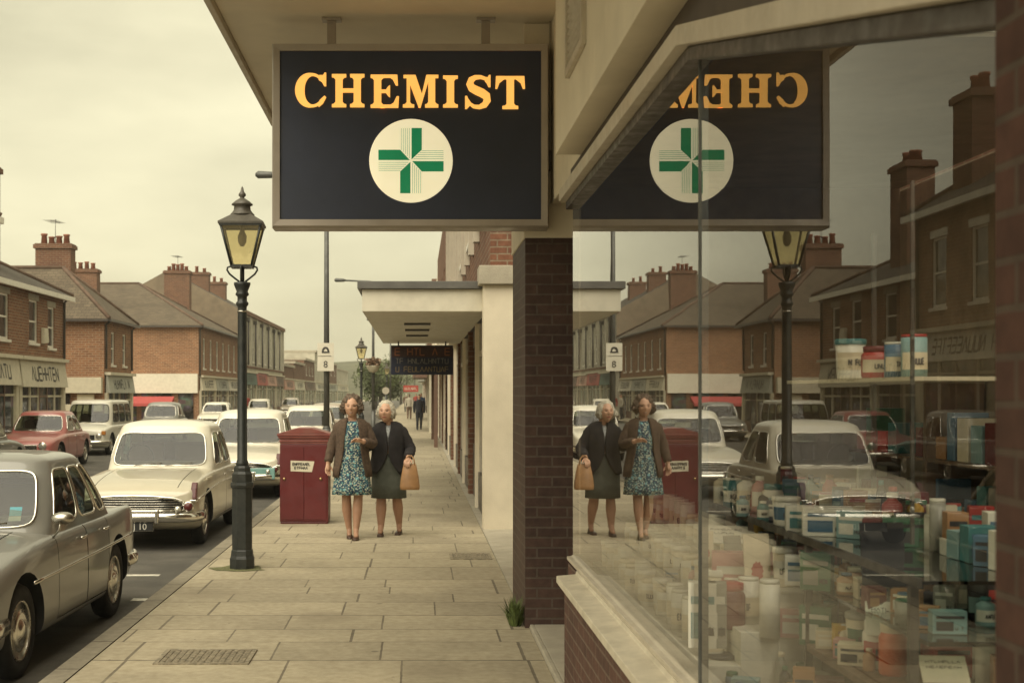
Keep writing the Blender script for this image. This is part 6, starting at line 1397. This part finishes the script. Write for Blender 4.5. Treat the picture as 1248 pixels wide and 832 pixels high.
# under the glass shelf: cards and cartons
def atd(px,py,d): return PX(px,py,d)
card(*atd(925,742,5.75),.115,.33,.05,.15,'cream','red','tall cream show card with red splash leaning among cartons')
card(*atd(884,662,6.3),.20,.12,-.3,.9,'white',None,'white show card lying tilted under the glass shelf corner',2)
card(*atd(898,715,6.1),.09,.24,.3,.2,'grey','green','narrow grey show card beside the red splash card')
card(*atd(861,700,6.05),.07,.20,0,.1,'cream','red','slim cream show card close to the glass joint with red mark')
card(*atd(1086,775,4.75),.17,.13,-.25,.5,'white',None,'white price card with handwriting tilted behind the orange jar',2)
card(*atd(1154,832,4.3),.15,.10,-.1,.7,'cream',None,'cream price card with handwriting low at the right of the window',2)
card(*atd(1078,715,4.9),.17,.24,.1,.12,'dark',None,'dark framed picture card leaning under the glass shelf beside the thin upright')
ZS2=.945
for px,py,w,d,h,rz,c,a,lb in [(958,700,.13,.09,.10,-.3,'maroon','pink','maroon carton on the middle glass shelf by the upright'),(975,712,.12,.08,.12,-.3,'white','blue','white carton with blue roundel panel on the middle glass shelf'),(996,718,.12,.08,.15,-.5,'green','grey','dark green carton next to the upright on the middle shelf'),(1010,690,.10,.08,.12,-.2,'tan','cream','tan carton standing at the back of the middle glass shelf')]:
    x,y,z=at(px,py,ZS2); carton(x,y,ZS2+.001,w,d,h,rz,c,a,lb)
for px,py,w,d,h,rz,c,a,lb in [(972,775,.15,.10,.12,-.3,'pink','white','pink and white carton on the lower wooden shelf'),(997,785,.13,.09,.16,-.55,'green','white','green carton with white panel on the lower wooden shelf'),(955,762,.12,.1,.2,-.2,'cream','tan','tall cream carton at the back of the lower wooden shelf')]:
    x,y,z=at(px,py,.72); carton(x,y,.721,w,d,h,rz,c,a,lb)
# wooden shelf at the right
for px,py,r,h,c,cp,sh,la,lb in [(1088,822,.048,.185,'orange','cream','j',None,'orange jar with cream lid standing at the shelf front'),(1049,800,.055,.17,'cream','grey','t','green','cream tub with dark green label on the wooden shelf'),(1070,812,.055,.17,'white','white','j','red','white jar with red printing beside the orange jar'),(1030,795,.03,.11,'cream','white','b','green','little cream bottle at the left end of the wooden shelf'),(1043,782,.02,.20,'glassy','grey','b',None,'thin glassy bottle behind the cream tub'),
   (1201,836,.033,.20,'white','cream','c',None,'tall white cylinder at the bottom right of the window')]:
    x,y,z=at(px,py,.735); bottle(x,y,.736,r,h,c,cp,lb,shape=sh,lab=la)
for px,py,w,d,h,rz,c,a,lb in [(1160,800,.18,.14,.24,0,'navy','maroon','tall dark navy carton in the shadowed right corner'),(1155,822,.14,.1,.12,0,'red','dark','red carton low in the dark right corner'),(1190,790,.16,.14,.30,.1,'dark','red','large black carton against the brick pier side'),(1125,815,.05,.05,.2,0,'dark','red','narrow dark carton beside the thin upright on wooden shelf'),(1215,815,.14,.12,.22,0,'maroon','dark','maroon carton nearest the brick pier')]:
    x,y,z=at(px,py,.735); carton(x,y,.736,w,d,h,rz,c,a,lb)
# floor of the window, left part of the near pane
for px,py,r,h,c,cp,sh,la,lb in [(869,812,.065,.24,'teal','teal','j','teal','big teal jar standing just right of the glass joint'),(880,830,.06,.12,'cream','dark','t','tan','squat cream jar with dark lid at the bottom of the window'),(908,826,.062,.23,'white','grey','j','navy','white jar with navy base label beside the tan carton'),(975,842,.035,.12,'green','green','b','white','small green bottle at the bottom edge of the window')]:
    x,y,z=at(px,py,FLOOR); bottle(x,y,FLOOR+.001,r,h,c,cp,lb,shape=sh,lab=la)
for px,py,w,d,h,rz,c,a,lb in [(940,830,.14,.11,.19,-.35,'tan','cream','tan cardboard carton with printed side in front of white cylinder'),(895,800,.16,.10,.14,-.2,'aqua','white','pale blue carton behind the white jar'),(992,850,.12,.08,.10,.2,'white','tan','small white carton at the bottom edge of the window'),(1010,856,.12,.10,.10,-.3,'pink','tan','small pink carton at the bottom edge of the window')]:
    x,y,z=at(px,py,FLOOR); carton(x,y,FLOOR+.001,w,d,h,rz,c,a,lb)
for px,py,r,h,c,cp,sh,la,lb in [(872,752,.06,.22,'cream','white','t','white','cream tub with white lid on the low step'),(890,765,.065,.20,'maroon','red','j',None,'dark red jar on the low step beside the cream tub'),(938,776,.042,.24,'white','white','c',None,'tall plain white cylinder behind the tan carton')]:
    x,y,z=at(px,py,.72); bottle(x,y,.722,r,h,c,cp,lb,shape=sh,lab=la)
for px,py,w,d,h,c,a,lb in [(905,690,.20,.1,.16,'pink','white','mauve carton under the glass shelf behind the grey card'),(866,727,.11,.08,.12,'white','teal','white carton with teal roundel above the low step'),(882,727,.09,.08,.12,'grey','white','grey carton above the low step')]:
    x,y,z=at(px,py+70,.72); carton(x,y+.15,.722,w,d,h+.14,-.2,c,a,lb)
# pale jars in rows behind the far pane
rg=random.Random(5); k=0; base=None
pst=thing('jar_stand','stepped white stand carrying rows of pale jars behind the far pane','display stand',(1.3,7.2,FLOOR))
for i,(z,x0,x1) in enumerate([(.60,1.20,1.36),(.74,1.36,1.52),(.90,1.52,1.70)]): mb=MB(); mb.box(x0,x1,5.5,8.9,FLOOR,z); mb.build('step',m_['p_white'],pst,bevel=.004)
kinds=[bottle(1.28,5.7,.601,.055,.15,'white','cream','pale white jar in the rows behind the far pane',shape='j',group='pale jars behind the far pane',lab='cream'),bottle(1.28,5.9,.601,.05,.17,'cream','white','pale cream tub in the rows behind the far pane',shape='t',group='pale jars behind the far pane',lab='white'),bottle(1.28,6.1,.601,.045,.20,'white','white','pale white canister in the rows behind the far pane',shape='c',group='pale jars behind the far pane',lab='cream')]
for z,xm in ((.60,1.28),(.74,1.44),(.90,1.60)):
    y=5.72 if z>.6 else 6.3
    while y<8.8:
        c=copy_tree(rg.choice(kinds)); c.location=(xm+rg.uniform(-.02,.02),y,z+.001); c.rotation_euler=(0,0,rg.uniform(-.3,.3)); y+=rg.uniform(.15,.24)

# smaller stock that fills the shelves behind the pieces named above
rg=random.Random(77)
CN=dict(white='white',cream='cream',teal='teal',aqua='pale blue',red='red',pink='pink',tan='tan',green='green',blue='blue',grey='grey',maroon='maroon',yellow='yellow',dark='black',navy='navy')
USED=set()
def fill(_n,x0,x1,y0,y1,z,where,group,hmax=.17,step=.12):
    y=y0
    while y<y1:
        x=rg.uniform(x0,x1); h=rg.uniform(.55,1)*hmax; size='tall' if h>.82*hmax else 'short' if h<.68*hmax else ''
        isb=rg.random()<.5
        for _ in range(200):   # every piece differs from those around it in kind, colour, lid or panel
            c=rg.choice(['white','cream','teal','aqua','red','pink','tan','green','blue','grey','maroon','yellow','tan','dark','navy','grey','cream']); a=rg.choice(['white','blue','teal','red','tan','cream','navy','green','dark']); shp=rg.choice('bjc'); k=dict(b='bottle',j='jar',c='canister')[shp]
            if a==c: continue
            L=f"{size} {CN[c]} {k} with {CN[a]} lid {where}".strip() if isb else f"{size} {CN[c]} carton with {CN[a]} panel {where}".strip()
            if L not in USED: break
        USED.add(L)
        if isb: bottle(x,y,z,rg.uniform(.022,.042),h,c,a,L,shape=shp,lab=rg.choice(['white','cream','aqua',None]),group=group)
        else: carton(x,y,z,rg.uniform(.06,.13),rg.uniform(.05,.09),h*.85,rg.uniform(-.7,.1),c,a,L,group=group)
        y+=rg.uniform(.75,1.2)*step
fill(0,1.93,2.02,4.3,7.1,1.149,'at the back of the glass shelf','small stock in the back row on the glass shelf',.2)
fill(0,2.08,2.16,4.3,7.1,1.149,'at the back of the glass shelf','small stock in the back row on the glass shelf',.2)
fill(0,1.70,1.80,6.0,7.2,1.149,'at the far end of the glass shelf','small stock at the far end of the glass shelf',.13,.10)
fill(0,1.68,1.78,4.35,7.1,.947,'on the middle glass shelf','small stock on the middle glass shelf',.14,.11)
fill(0,1.9,2.1,4.35,7.1,.947,'on the middle glass shelf','small stock on the middle glass shelf',.16,.13)
fill(0,1.68,1.80,5.4,7.1,.722,'on the lower shelf behind show cards','small stock on the lower shelf',.17,.11)
fill(0,1.85,2.15,3.5,5.2,.737,'in the dim back of the wooden shelf','small stock at the back of the wooden shelf',.2,.12)
fill(0,1.62,1.70,4.75,5.25,.737,'at the far front of the wooden shelf','small stock at the far end of the wooden shelf',.13,.10)
fill(0,1.28,1.34,4.5,5.6,.501,'on the window floor near the glass','small stock on the window floor close to the glass',.13,.11)
fill(0,1.40,1.52,4.3,5.7,.501,'on the window floor by the wooden shelf','small stock on the window floor near the wooden shelf',.2,.12)
fill(0,1.36,1.56,5.8,7.1,.722,'on the low display step','small stock on the low display step',.17,.10)
# the whole display stands K nearer the eye, like the window it fills
EYE=Vector((0,0,CAMH))
for o in set(bpy.data.objects)-_before:
    if o.parent is None: o.location=EYE+(o.location-EYE)*K; o.scale=(K,K,K)
